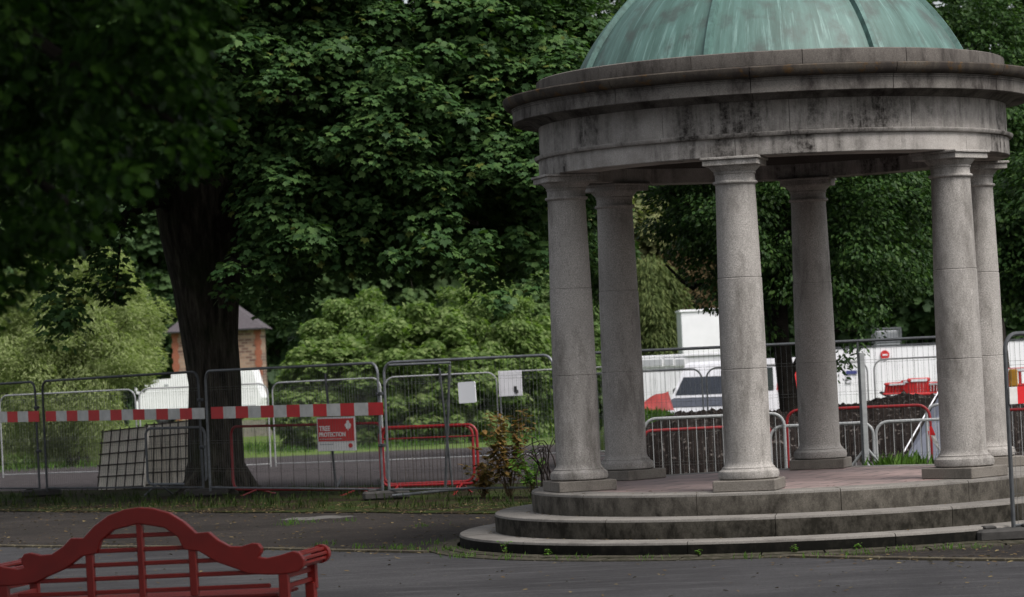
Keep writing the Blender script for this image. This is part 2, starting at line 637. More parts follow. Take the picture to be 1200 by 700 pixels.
def crown_arrays(lobes, outs, rad, per, size, seed, up=.75, droop=.5, flat=.7, fill=.25):
    g = np.random.default_rng(seed + 1)
    n = len(lobes)
    rad = rad * (.65 + .7 * g.random(n))
    cnt = np.maximum(4, (per * (rad / rad.mean()) ** 2).astype(int))
    idx = np.repeat(np.arange(n), cnt)
    m = len(idx)
    d = unit(g.normal(size=(m, 3)) + .55 * outs[idx] + np.array([0, 0, .35]))
    rr = np.where(g.random(m) < fill, .2 + .7 * g.random(m), .82 + .26 * g.random(m))
    pos = lobes[idx] + d * (rad[idx] * rr)[:, None] * np.array([1, 1, flat])
    nrm = unit(d * .55 + np.array([0, 0, up]) + .33 * g.normal(size=(m, 3)))
    hor = d * np.array([1, 1, 0]) + .35 * outs[idx]
    tip = unit(hor + np.array([0, 0, -droop]) + .4 * g.normal(size=(m, 3)))
    sz = size * (.6 + .7 * g.random(m))
    return pos, tip, nrm, sz


def limb_path(a, b, sag=.1, n=6, wob=.06, seed=0):
    q = random.Random(seed)
    a, b = Vector(a), Vector(b)
    L = (b - a).length
    out = []
    for i in range(n + 1):
        t = i / n
        p = a.lerp(b, t)
        p.z += sag * L * sin(pi * t)
        if 0 < i < n:
            p += Vector((q.uniform(-1, 1), q.uniform(-1, 1), q.uniform(-1, 1))) * wob * L * .5
        out.append(p)
    return out


def tree(name, label, base, trunk, tr, ells, n_lobes, rad, per, size, kind, lm, bm, seed, group=None, cat='tree',
         shell=.7, up=.75, droop=.5, flat=.7, fill=.25, limbs=7, keep=None, extra=None):
    """trunk: list of points (local), tr: radii; ells local ellipsoids"""
    t = thing(name, label, cat, base, 0, group)
    lo, outs = lobes_in(ells, n_lobes, shell, seed)
    if extra is not None:
        lo = np.concatenate([lo, np.array(extra[0], float)])
        outs = np.concatenate([outs, np.array(extra[1], float)])
    if keep is not None:
        k = keep(lo)
        lo, outs = lo[k], outs[k]
    b = MB()
    b.tube(trunk, tr, 14)
    b.build('trunk', bm, t, True)
    top = Vector(trunk[-1])
    g = random.Random(seed)
    lb = MB()
    for i in range(limbs):
        tgt = Vector(lo[g.randrange(len(lo))])
        k = g.uniform(.55, 1.0)
        j = min(len(trunk) - 1, max(1, int(k * (len(trunk) - 1))))
        st = Vector(trunk[j])
        p = limb_path(st, tgt, .06, 6, .08, seed * 31 + i)
        r0 = tr[j] * .5
        lb.tube(p, [r0 * (1 - .85 * q / 6) for q in range(7)], 7)
    if limbs:
        lb.build('limbs', bm, t, True).name = 'limb'
    C, T, Nn, sz = crown_arrays(lo, outs, rad, per, size, seed, up, droop, flat, fill)
    leaf_mesh('crown', C, T, Nn, sz, kind, lm, t)
    return t


# ================================================================== SETTING
def sheet(name, xs, lines, z_off, m):
    """a ground sheet between plan lines: lines = functions y(x); sampled over xs"""
    b = MB()
    nx, ny = len(xs), len(lines)
    for x in xs:
        for fn in lines:
            y = fn(x)
            b.v.append((x, y, gz(x, y) + z_off))
    for i in range(nx - 1):
        for j in range(ny - 1):
            a = i * ny + j
            b.f.append((a, a + ny, a + ny + 1, a + 1))
            b.m.append(0)
    o = b.build(name, m)
    return tag(o, kind='structure')


b = MB()
gx = [-600, -150, -60, -25, -12, -6, 0, 6, 12, 25, 60, 150, 600]
gy = [-200, -50, 0, 15, 30, 40, 48, 52, 58, 65, 75, 90, 103, 140, 250, 900]
for x in gx:
    for y in gy:
        b.v.append((x, y, gz(x, y) - .004))
for i in range(len(gx) - 1):
    for j in range(len(gy) - 1):
        a = i * len(gy) + j
        b.f.append((a, a + len(gy), a + len(gy) + 1, a + 1))
        b.m.append(0)
tag(b.build('ground', M['ground']), kind='structure')


def e_road(x):
    return 31.0 - .93 * x + .12 * sin(x * 1.3)


def e_path(x):
    return 39.05 - .97 * x + .10 * sin(x * 2.1) + .05 * sin(x * 5)


xs = [-40 + .5 * i for i in range(141)]
sheet('path', xs, [lambda x: e_road(x) - .6, lambda x: e_road(x) + 2, lambda x: e_road(x) + 5, e_path], .004, M['path'])
sheet('road', xs, [lambda x: -30, lambda x: 10, e_road], .010, M['road'])
sheet('verge', xs, [lambda x: e_path(x) - .15] + [(lambda x, k=k: e_path(x) + k) for k in (.5, 2, 3.5, 5, 6.5, 8, 9.2)], .016, M['verge'])
# thin flush kerb between road and old path, stopping at the rotunda's ring
b = MB()
pts = [(x, e_road(x)) for x in [-22 + .25 * i for i in range(140)]]
for (x0, y0), (x1, y1) in zip(pts, pts[1:]):
    xm, ym = (x0 + x1) / 2, (y0 + y1) / 2
    if math.hypot(xm - TX, ym - TY) < 3.95:
        continue
    L = math.hypot(x1 - x0, y1 - y0)
    b.box((xm, ym, .010), (L - .01, .09, .05), math.atan2(y1 - y0, x1 - x0), bev=.006)
tag(b.build('kerb', M['kerb']), kind='structure')
b = MB()
b.ring([(3.53, -.02), (3.66, -.02), (3.66, .034), (3.53, .045)], 38, .02, 0, 2, rmax=3.6)
b.ring([(3.68, -.02), (3.84, -.02), (3.84, .02), (3.68, .03)], 30, .03, .05, 2, rmax=3.7)
tag(b.build('kerb_ring', M['cobble'], None, False, (TX, TY, 0)), kind='structure')
# pale worn patch in the old path
b = MB()
c = at(372, 614, 40.2)
n = 22
b.v = [(c.x, c.y, .0085)] + [(c.x + cos(2 * pi * k / n) * .47 * (1 + .25 * sin(3.1 * k)), c.y + sin(2 * pi * k / n) * .42 * (1 + .3 * sin(1.7 * k)), .0085) for k in range(n)]
b.f = [(0, k + 1, (k + 1) % n + 1) for k in range(n)]
b.m = [0] * n
tag(b.build('path_patch', M['patch']), kind='structure')

# ================================================================== ROTUNDA
rot = thing('domed_rotunda', 'round stone rotunda of six columns under a green copper dome', 'rotunda', (TX, TY, 0))


def stepring(name, r0, r1, z0, z1, segs, off, mats):
    q = MB()
    pr = [(r0, z0), (r1 - .006, z0), (r1, z1 - .03), (r1 - .008, z1 - .008), (r1 - .03, z1), (r0, z1)]
    q.ring(pr, segs, .007, off, max(3, 84 // segs), mi=[0, 0, 1, 1, 1, 0], rmax=r1)
    return q.build(name, mats, rot, True)


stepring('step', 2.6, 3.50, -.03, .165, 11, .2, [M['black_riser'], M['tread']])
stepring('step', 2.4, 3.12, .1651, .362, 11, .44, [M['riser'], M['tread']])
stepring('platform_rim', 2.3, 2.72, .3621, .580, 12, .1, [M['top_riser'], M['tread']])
b = MB()
b.lathe([(2.299, .36), (2.299, .5795), (0, .5795)], 64)
b.build('floor', M['paving'], rot, True)

PHI, RC = R(-14.4745), 2.3
colprof = [(.0, .69), (.275, .69), (.296, .705), (.303, .738), (.296, .772), (.275, .787), (.272, .790), (.262, .797), (.262, .808), (.255, .812), (.242, .825),
           (.232, .85), (.229, .87), (.229, 1.768), (.223, 1.772), (.223, 1.779), (.2275, 1.783), (.2195, 2.668), (.2125, 2.672), (.2125, 2.678), (.2165, 2.682), (.205, 3.2), (.197, 3.57), (.199, 3.595)]
capprof = [(.199, 3.595), (.212, 3.599), (.222, 3.608), (.224, 3.618), (.219, 3.628), (.202, 3.632), (.199, 3.64), (.199, 3.695), (.207, 3.70), (.21, 3.712), (.204, 3.718), (.208, 3.724),
           (.224, 3.74), (.245, 3.76), (.256, 3.775), (.256, 3.785), (.0, 3.785)]
for k in range(6):
    a = PHI + k * pi / 3
    e = bpy.data.objects.new('column', None)
    col.objects.link(e)
    e.parent = rot
    e.location = (RC * sin(a), -RC * cos(a), 0)
    e.rotation_euler = (0, 0, a)
    q = MB()
    q.box((0, 0, .6355), (.62, .62, .109), bev=.008)
    q.build('plinth', M['plinth'], e)
    q = MB()
    q.lathe(colprof, 56)
    q.build('shaft', M['granite'], e, True)
    q = MB()
    q.lathe(capprof, 56)
    q.box((0, 0, 3.807), (.545, .545, .055), bev=.003)
    q.box((0, 0, 3.8485), (.585, .585, .0275), bev=.006)
    q.build('capital', M['granite'], e, True)

b = MB()
b.ring([(2.06, 3.8625), (2.475, 3.8625), (2.482, 3.87), (2.482, 4.045), (2.06, 4.045)], 6, .005, PHI + .02, 16, rmax=2.5)
b.build('architrave', M['frieze'], rot, True)
b = MB()
b.ring([(2.06, 4.0455), (2.49, 4.0455), (2.512, 4.05), (2.524, 4.066), (2.528, 4.084), (2.515, 4.09), (2.466, 4.094), (2.466, 4.40), (2.06, 4.40)], 12, .005, PHI + .24, 8, rmax=2.5)
b.build('frieze', M['frieze'], rot, True)
b = MB()
b.ring([(2.06, 4.4005), (2.475, 4.4005), (2.50, 4.41), (2.54, 4.445), (2.58, 4.462), (2.68, 4.466), (2.70, 4.452), (2.730, 4.450), (2.736, 4.456), (2.736, 4.565), (2.742, 4.568), (2.742, 4.583), (2.752, 4.588), (2.752, 4.6), (2.06, 4.6)],
       12, .007, PHI + .10, 8, rmax=2.7)
b.build('cornice', M['cornice'], rot, True)
b = MB()
b.ring([(2.06, 4.6005), (2.765, 4.6005), (2.80, 4.612), (2.824, 4.64), (2.834, 4.672), (2.836, 4.695), (2.828, 4.707), (2.48, 4.738), (2.06, 4.738)], 12, .007, PHI + .10, 8, rmax=2.8)
b.build('cornice_lip', M['lichen'], rot, True)
b = MB()
b.ring([(2.06, 4.7385), (2.47, 4.7385), (2.474, 4.75), (2.47, 4.877), (2.455, 4.886), (2.06, 4.90)], 14, .007, .05, 7, rmax=2.5)
b.build('parapet', M['parapet'], rot, True)
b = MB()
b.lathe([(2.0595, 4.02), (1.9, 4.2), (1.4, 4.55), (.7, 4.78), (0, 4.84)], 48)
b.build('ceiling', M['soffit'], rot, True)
Z0, RS = 3.975, 2.255
prof = []
for i in range(25):
    th = math.acos(2.062 / RS) + (pi / 2 - math.acos(2.062 / RS)) * i / 24
    prof.append((RS * cos(th), Z0 + RS * sin(th)))
b = MB()
b.lathe(prof, 96)
dome = b.build('dome', M['copper'], rot, True)
rib = MB()
n = 22
pth = [(RS * 1.004 * cos(th), Z0 + RS * 1.004 * sin(th)) for th in [math.acos(2.062 / RS) + (pi / 2 - math.acos(2.062 / RS)) * i / n * .97 for i in range(n + 1)]]
for i, (r_, z_) in enumerate(pth):
    for w, h in ((-.04, -.01), (-.024, .042), (.024, .042), (.04, -.01)):
        th = math.atan2(z_ - Z0, r_)
        rib.v.append((w, -(r_ + h * cos(th)), z_ + h * sin(th)))
for i in range(n):
    for k in range(3):
        a = i * 4 + k
        rib.f.append((a, a + 1, a + 5, a + 4))
        rib.m.append(0)
first = None
for deg in (-70, -22, 26, 73, 118, 163, 208, 250):
    if first is None:
        o = first = rib.build('rib', M['copper_seam'], dome, True)
    else:
        o = first.copy()
        col.objects.link(o)
        o.parent = dome
    o.rotation_euler = (0, 0, R(deg))
# small white lamp on the rear column's capital
p = at(976, 212, TY + 2.0)
t = thing('security_lamp', 'small white lamp fixed by the capital of the back middle column', 'lamp', p)
q = MB()
q.box((0, .03, .012), (.035, .06, .03), bev=.006)
q.build('bracket', M['white'], t)
q = MB()
q.lathe([(0, -.05), (.022, -.045), (.026, -.01), (.02, .012), (0, .014)], 14)
q.build('lamp_head', M['white'], t, True)

# ================================================================== FENCES
def vec2(a, b):
    return math.atan2(b[1] - a[1], b[0] - a[0])


def corner_path(L, H, z0, rad=.16, n=6):
    pts = [(0, 0, z0), (0, 0, H - rad)]
    for i in range(1, n + 1):
        a = pi / 2 * i / n
        pts.append((rad - rad * cos(a), 0, H - rad + rad * sin(a)))
    for i in range(n + 1):
        a = pi / 2 * i / n
        pts.append((L - rad + rad * sin(a), 0, H - rad + rad * cos(a)))
    pts.append((L, 0, z0))
    return pts


def fence_panel(a, b_, label, group, dark=False, H=2.0, z0=.1, wire=True, rad=.16, bottom=.16, rail_mat=None, tilt=0, clamps=True, pale=False):
    L = math.hypot(b_[0] - a[0], b_[1] - a[1])
    zb = gz(*a)
    t = thing('mesh_fence', label, 'fence panel', (a[0], a[1], zb), vec2(a, b_), group)
    ze = gz(*b_) - zb
    t.rotation_euler = (tilt, -math.atan2(ze, L), vec2(a, b_))
    fm = rail_mat or M['galv']
    q = MB()
    q.tube(corner_path(L, H, z0, rad), .017 if pale else .021, 8)
    q.tube([(0, 0, bottom), (L, 0, bottom)], .015 if not pale else .011, 6)
    q.build('frame', fm, t, True)
    if wire:
        q = MB()
        wr = .0017
        k = int(L / .07)
        for i in range(1, k):
            x = L * i / k
            zt = H - (rad - math.sqrt(max(0, rad ** 2 - max(0, rad - x, x - (L - rad)) ** 2)))
            q.tube([(x, 0, bottom), (x, 0, zt - .012)], wr, 3, cap=False)
        for z_ in (.42, .46, .86, .9, 1.28, 1.32, 1.7, 1.74):
            q.tube([(0, -.004, z_), (L, -.004, z_)], wr, 3, cap=False)
        q.build('wire_mesh', M['wire_pale'] if pale else M['wire'], t)
    if clamps:
        for z_ in (.8, 1.55):
            q = MB()
            q.box((L + .03, 0, z_), (.12, .06, .05), bev=.008)
            q.tube([(L + .03, -.05, z_), (L + .03, .05, z_)], .012, 6)
            q.build('clamp', M['galv_dark'], t)
    return t


def fence_foot(p, rz, label, group='dark ballast blocks under the fence'):
    t = MB()
    t.box((0, 0, .065), (.68, .24, .13), bev=.03)
    t.box((-.2, 0, .142), (.12, .15, .03), bev=.01)
    t.box((.2, 0, .142), (.12, .15, .03), bev=.01)
    o = t.build('ballast_block', M['rubber'], None, False, (p[0], p[1], gz(*p[:2]) + .016))
    o.rotation_euler = (0, 0, rz)
    return tag(o, label, 'ballast block', group)


FP = 'mesh fence panels along the verge'
A0, A1 = (-11.6, 57.3), (-8.30, 53.0)
B0, B1 = (-8.14, 52.8), (-5.03, 48.7)
C0, C1 = (-4.90, 48.5), (-2.00, 44.55)
D0, D1 = (-1.90, 44.4), (.53, 42.7)
fence_panel(A0, A1, 'grey mesh fence panel at the far left edge, cut off by the frame', FP, rail_mat=M['galv_dark'])
fence_panel(B0, B1, 'grey mesh fence panel in front of the two caged pale slabs', FP, rail_mat=M['galv_dark'])
fence_panel(C0, C1, 'grey mesh fence panel in front of the tree protection sign', FP)
fence_panel(D0, D1, 'grey mesh fence panel carrying a blank white notice, left of the rotunda', FP)
E0, E1 = (.66, 42.55), (at(868, 470, 41.7).x, 41.7)
G0, G1 = (at(875, 470, 41.68).x, 41.68), (at(1128, 470, 41.3).x, 41.3)
fence_panel(E0, E1, 'grey mesh fence panel seen between the left columns of the rotunda', FP, rail_mat=M['galv_dark'])
fence_panel(G0, G1, 'grey mesh fence panel seen between the right columns of the rotunda', FP, rail_mat=M['galv_dark'])
for p, l in ((A1, 'dark ballast block below the joint at the left edge'), (B1, 'dark block foot in front of the big tree trunk'),
             (C1, 'dark ballast block below the joint right of the tree protection sign'), (E0, 'dark block foot hidden in the weeds beside the rotunda steps')):
    fence_foot((p[0] + .05, p[1] - .1), vec2(C0, C1) + pi / 2 - .5, l)
# near right panel
N0 = (at(1187, 600, 29.45).x, 29.45)
NP = fence_panel(N0, (N0[0] + 2.6, 31.6), 'near mesh fence panel at the right edge in front of the rotunda steps', FP, rail_mat=M['galv_dark'])
fence_foot((N0[0] - .05, N0[1] - .02), .15, 'dark worn ballast block at the right end of the rotunda steps')

# rear fence, further into the site
RP = 'pale mesh fence panels further back in the site'
def gp(px, Y):
    return (at(px, 470, Y).x, Y)


for x0, Y0, x1, Y1, l in ((-150, 69, -6, 68.5, 'pale rear fence panel at the left edge, ending left of the frame'),
                      (0, 66, 159, 64.5, 'pale rear fence panel in front of the pale willow'),
                      (163, 64.4, 314, 64.6, 'pale rear fence panel in front of the white box trailer and the tree trunk'),
                      (320, 64.7, 447, 63.2, 'pale rear fence panel behind the tree protection sign'),
                      (452, 63.2, 583, 62.8, 'pale rear fence panel behind the blank white notice'),
                      (587, 62.8, 745, 62.0, 'pale rear fence panel carrying the grey ribbed notice')):
    fence_panel(gp(x0, Y0), gp(x1, Y1), l, RP, H=1.86, rail_mat=M['galv_pale'], rad=.2, clamps=False, pale=True)
for x0, Y0, x1, Y1, l in ((680, 58, 824, 57.5, 'pale fence panel in front of the red tarpaulin'), (829, 57.5, 1018, 58, 'pale fence panel in front of the dark windscreened van'),
                          (1026, 60, 1180, 60, 'pale fence panel in front of the long white hoarding')):
    H = 1.72 if x0 < 1000 else 1.75
    fence_panel(gp(x0, Y0), gp(x1, Y1), l, RP, H=H, rail_mat=M['galv_pale'], rad=.2, clamps=False, pale=True)

# leaning braces
def brace(label, tubes, m, loc=(0, 0, 0)):
    q = MB()
    c0 = Vector(tubes[0][0][0])
    for pts, r_ in tubes:
        q.tube([Vector(p) - c0 for p in pts], r_, 7)
    return tag(q.build('fence_brace', m, None, True, c0), label, 'fence brace', 'steel fence braces')


brace('dark thin steel pole leaning behind the tree protection sign',
      [([at(394, 574, 47.2), at(381, 438, 46.9)], .02), ([at(394, 572, 47.2), at(400, 560, 48.2)], .018)], M['galv_dark'])
brace('dark folded steel stay with two posts behind the blank white notice',
      [([at(522, 571, 44.2), at(527, 428, 43.6)], .02), ([at(530, 569, 44.2), at(515, 432, 43.6)], .016), ([at(456, 428, 43.9), at(528, 425, 43.5)], .018),
       ([at(460, 581, 44.3), at(562, 571, 43.8)], .02)], M['galv'])

# ------------------------------------------------------------------ barrier boards
def board(a, b_, z, h, n, label, first_red, off=-.02):
    L = math.hypot(b_[0] - a[0], b_[1] - a[1])
    q = MB()
    for i in range(n):
        x0, x1 = L * i / n, L * (i + 1) / n
        q.box(((x0 + x1) / 2, off, 0), (x1 - x0 - .0005, .012, h), mi=(i + (0 if first_red else 1)) % 2)
    o = q.build('barrier_board', [M['redboard'], M['whiteboard']], None, False, (a[0], a[1], z))
    o.rotation_euler = (0, -math.atan2(b_[2] - z, L), vec2(a, b_))
    return tag(o, label, 'barrier board', 'red and white banded boards on the fence')


def on(P0, P1, px, py):
    """point of the fence line P0-P1 under a photo pixel"""
    x, y, z = ray(px, py)
    dx, dy = P1[0] - P0[0], P1[1] - P0[1]
    t = (P0[0] * dy - P0[1] * dx) / (x * dy - y * dx)
    return Vector((x * t, y * t, EYE + z * t))


l_, r_ = on(A0, A1, -2, 489), on(A0, A1, 47, 488)
board(l_, r_, l_.z, .185, 4, 'red and white banded board at the far left edge of the fence', False)
l_, r_ = on(B0, B1, 55, 488), on(B0, B1, 241, 484.5)
board(l_, r_, l_.z, .175, 14, 'red and white banded board in front of the caged slabs', True)
l_, r_ = on(C0, C1, 249, 484), on(C0, C1, 450, 479)
board(l_, r_, l_.z, .185, 13, 'red and white banded board above the tree protection sign', True)
n0 = on(N0, (N0[0] + 2.6, 31.6), 1179.5, 464)
n1 = (N0[0] + 2.6, 31.6, n0.z)
board(n0, n1, n0.z, .165, 30, 'red and white banded board on the near fence at the right edge', False, off=-.035)

# ------------------------------------------------------------------ crowd barriers
def barrier(a, b_, label, m, barm, group, H=1.05, feet=True, tilt=0.0, rad=.14, z0=.16, rail=None, bars=True, nb=None):
    L = math.hypot(b_[0] - a[0], b_[1] - a[1])
    zb = gz(*a[:2])
    t = thing('crowd_barrier', label, 'barrier', (a[0], a[1], zb), 0, group)
    t.rotation_euler = (tilt, 0, vec2(a, b_))
    pts = []
    for cx, cz, a0 in ((rad, z0 + rad, 180), (L - rad, z0 + rad, 270), (L - rad, H - rad, 0), (rad, H - rad, 90)):
        for i in range(6):
            an = R(a0 + 90 * i / 5)
            pts.append((cx + rad * cos(an), 0, cz + rad * sin(an)))
    q = MB()
    q.tube(pts, .022, 8, closed=True)
    if rail:
        q.tube([(.02, 0, rail), (L - .02, 0, rail)], .012, 6)
    q.build('frame', m, t, True)
    if bars:
        k = nb or int(L / .12)
        q = MB()
        for i in range(1, k):
            x = L * i / k
            q.tube([(x, 0, z0), (x, 0, H)], .0052 if m is M['galv_pale'] else .0042, 5, cap=False)
        q.build('bars', barm, t, True).name = 'infill'
    if feet:
        for x in (L * .17, L * .83):
            q = MB()
            q.tube([(x, -.02, z0), (x - .02, -.3, .02), (x - .02, -.34, .02)], .014, 6)
            q.tube([(x, .02, z0), (x + .02, .3, .02), (x + .02, .34, .02)], .014, 6)
            q.build('foot', m, t, True)
    return t


RB, GB = 'red crowd barriers', 'grey crowd barriers'
barrier((at(273, 560, 48.9).x, 48.9), (at(450, 560, 46.3).x, 46.3), 'red crowd barrier with the tree protection sign on it', M['red'], M['rust'], RB, H=1.1, nb=12, z0=.1)
barrier((at(447, 560, 45.7).x, 45.7), (at(561, 560, 45.2).x, 45.2), 'red crowd barrier behind the blank white notice, nearer of two', M['red'], M['rust'], RB, H=1.03, rail=.86)
barrier((at(450, 560, 46.3).x, 46.3), (at(556, 560, 46.1).x, 46.1), 'red crowd barrier behind the blank white notice, further of two', M['red'], M['rust'], RB, H=1.0)
barrier((at(173, 560, 50.5).x, 50.5), (at(242, 560, 49.5).x, 49.5), 'dull grey crowd barrier in front of the right caged slab', M['galv'], M['wire'], GB, H=1.12, rad=.12, z0=.2)
barrier((at(757, 560, 42.6).x, 42.6), (at(922, 560, 42.4).x, 42.4), 'pale grey crowd barrier in front of the dark soil heap', M['galv_pale'], M['galv_pale'], GB, H=1.05, z0=.13, rad=.17)
barrier((at(757, 560, 43.2).x, 43.2), (at(905, 560, 43.4).x, 43.4), 'low red crowd barrier behind the pale barrier between two left columns', M['red'], M['rust'], RB, H=.87, rad=.1)
barrier((at(925, 560, 43.0).x, 43.0), (at(1093, 560, 42.6).x, 42.6), 'red crowd barrier behind the back middle column', M['red'], M['rust'], RB, H=1.07, rad=.17)
barrier((at(905, 560, 42.45).x, 42.45), (at(1026, 560, 42.3).x, 42.3), 'pale grey crowd barrier ending at the steel post', M['galv_pale'], M['galv_pale'], GB, H=.87, rad=.17)
barrier((at(1029, 560, 42.35).x, 42.35), (at(1165, 560, 42.2).x, 42.2), 'pale grey crowd barrier starting at the steel post', M['galv_pale'], M['galv_pale'], GB, H=.87, rad=.17)
barrier((at(1089, 560, 43.4).x, 43.4), (at(1210, 560, 43.0).x, 43.0), 'pale grey crowd barrier by the blue grey sheet', M['galv_pale'], M['galv_pale'], GB, H=1.05, rad=.17)
barrier((at(1176, 560, 41.3).x, 41.3), (at(1290, 560, 41.0).x, 41.0), 'red crowd barrier with close bars right of the back right column', M['red'], M['rust'], RB, H=.98, nb=26)

# steel post with back stays
t = thing('steel_post', 'wide galvanised steel post with splayed stays on the site fence', 'post', (at(1016, 548, 41.9).x, 41.9, 0))
q = MB()
q.box((0, 0, .92), (.07, .05, 1.84), bev=.006)
q.build('post', M['galv_pale'], t)
q = MB()
q.box((-.048, .02, 1.0), (.024, .06, 2.0), bev=.004)
q.build('backing_post', M['galv_dark'], t)
for sx in (-1, 1):
    q = MB()
    q.tube([(0, 0, .55), (sx * .38, .15, .06)], .018, 7)
    q.tube([(sx * .02, -.05, .3), (sx * .12, -.3, .05)], .022, 7)
    q.build('stay', M['galv_pale'], t, True)

# ================================================================== SIGNS
def text_mesh(s, size, m, parent, loc, rot=(pi / 2, 0, 0), name='lettering', align='LEFT', bold=.012):
    cu = bpy.data.curves.new('lettering', 'FONT')
    cu.body = s
    cu.size = size
    cu.extrude = .002
    cu.offset = bold * size
    cu.align_x = align
    tmp = bpy.data.objects.new('tmp', cu)
    col.objects.link(tmp)
    dg = bpy.context.evaluated_depsgraph_get()
    me = bpy.data.meshes.new_from_object(tmp.evaluated_get(dg))
    bpy.data.objects.remove(tmp)
    me.materials.clear()
    me.materials.append(m)
    o = link(name, me, parent, loc)
    o.rotation_euler = rot
    return o


# tree protection sign on the red barrier
p0, p1 = at(373, 529, 47.15), at(418, 527, 46.6)
w = math.hypot(p1.x - p0.x, p1.y - p0.y)
h = .52
t = thing('protection_sign', 'red and white TREE PROTECTION sign hung on the red barrier', 'sign', (p0.x, p0.y - .06, p0.z), vec2(p0, p1))
q = MB()
q.box((w / 2, 0, h / 2), (w, .008, h), bev=.003)
q.build('backing', M['signwhite'], t)
q = MB()
q.box((w / 2, -.006, h * .62), (w * .93, .004, h * .66))
q.build('red_field', M['signred'], t)
text_mesh('TREE', .105, M['signwhite'], t, (w * .07, -.0095, h * .60), bold=.03)
text_mesh('PROTECTION', .092, M['signwhite'], t, (w * .06, -.0095, h * .43), bold=.03)
q = MB()
q.box((w * .36, -.0085, h * .355), (w * .6, .002, .003))
for i in range(9):                                   # the unreadable small line
    q.box((w * (.09 + .065 * i), -.0095, h * .355), (w * (.045 if i % 3 else .03), .002, .016))
q.build('small_print', M['whiteboard'], t)
q = MB()
for i in range(6):
    q.box((w * (.09 + .06 * i), -.0055, h * .20), (w * .045, .002, .016))
q.build('lower_print', M['grey'], t)
q = MB()                                              # white tree emblem, top right
for dx, dz, s_ in ((0, 0, .05), (-.04, -.005, .036), (.04, -.005, .036), (0, .04, .038), (-.025, -.035, .03), (.025, -.035, .03)):
    q.prism([(w * .82 + dx + s_ * cos(2 * pi * k / 10) * .8, h * .76 + dz + s_ * sin(2 * pi * k / 10) * .8) for k in range(10)], -.012 + dx * .01 + dz * .02, -.008)
q.box((w * .82, -.0105, h * .66), (.018, .003, .06))
q.build('emblem', M['signwhite'], t)
q = MB()
q.prism([(w * .86 + .045 * cos(2 * pi * k / 20), h * .155 + .034 * sin(2 * pi * k / 20)) for k in range(20)], -.0085, -.004)
q.build('red_oval', M['signred'], t)

# blank white notice on the fence
p = on(D0, D1, 547.5, 460)
t = MB()
w, h = .30, .30
out = []
for cx, cz, a0 in ((w / 2 - .02, h / 2 - .02, 0), (-w / 2 + .02, h / 2 - .02, 90), (-w / 2 + .02, -h / 2 + .02, 180), (w / 2 - .02, -h / 2 + .02, 270)):
    for i in range(5):
        an = R(a0 + 90 * i / 4)
        out.append((cx + .02 * cos(an), cz + .02 * sin(an)))
t.prism(out, -.006, .006)
o = t.build('blank_notice', M['white'], None, False, p + Vector((0, -.06, 0)))
o.rotation_euler = (0, R(-1.5), vec2(D0, D1))
tag(o, 'blank white square notice tied to the mesh fence', 'notice')
# ribbed grey notice on the rear fence
p = at(598, 449.5, 62.6)
t = thing('ribbed_notice', 'grey ribbed plastic notice with a dark mark on the rear fence', 'notice', p)
q = MB()
q.box((0, 0, 0), (.48, .01, .52), bev=.002)
for i in range(12):
    q.box((-.22 + .04 * i, -.009, 0), (.018, .008, .5))
q.build('panel', M['offwhite'], t)
q = MB()
q.box((.10, -.02, -.12), (.06, .01, .12), bev=.004)
q.box((.125, -.021, -.17), (.06, .01, .07), bev=.004)
q.build('dark_mark', M['black'], t)

# ================================================================== CAGED SLABS
def caged(x0, x1, Y, ztop, lean, label, nx):
    a, b_ = at(x0, 566, Y), at(x1, 566, Y)
    w = b_.x - a.x
    t = thing('caged_slab', label, 'caged slab', (a.x, Y, gz(a.x, Y) + .01), 0, 'pale slabs behind steel bar cages')
    h = ztop
    q = MB()
    q.prism([(.0, 0), (w, 0), (w + lean, h), (lean + .02, h - .07), ], .1, .52)
    q.build('slab', M['slab'], t)
    q = MB()
    for i in range(nx + 1):
        x = w * i / nx
        q.tube([(x, 0, -.01), (x + lean * 1.05, .05, h + .03 - .06 * (1 - i / nx))], .0135, 6)
    for j in range(6):
        z_ = .04 + (h - .05) * j / 5
        k = z_ / h
        q.tube([(-.03 + lean * k, .0 + .05 * k - .02, z_ - .06 * k), (w + .03 + lean * k, .05 * k - .02, z_)], .0135, 6)
    q.build('bar_cage', M['rust'], t)
    return t


caged(114, 166, 55.5, 1.12, .13, 'caged pale slab leaning beside the gravel, left one of two', 5)
caged(170, 236, 56.2, 1.2, .06, 'caged pale slab standing close to the tree trunk, right one of two', 7)
# timber low fence by the white van
p = at(284, 500, 120)
t = thing('timber_fence', 'low grey timber board fence behind the tree trunk', 'fence', (p.x, 120, gz(0, 120)))
q = MB()
for i in range(12):
    q.box((i * .1, 0, .32), (.085, .02, .64 + .03 * sin(i * 7.1)))
q.build('boards', M['timber'], t).name = 'boarding'
q = MB()
q.box((.55, .03, .5), (1.25, .04, .07))
q.box((.55, .03, .15), (1.25, .04, .07))
q.build('rail', M['timber'], t)

# ================================================================== SITE OBJECTS
g0 = random.Random(77)


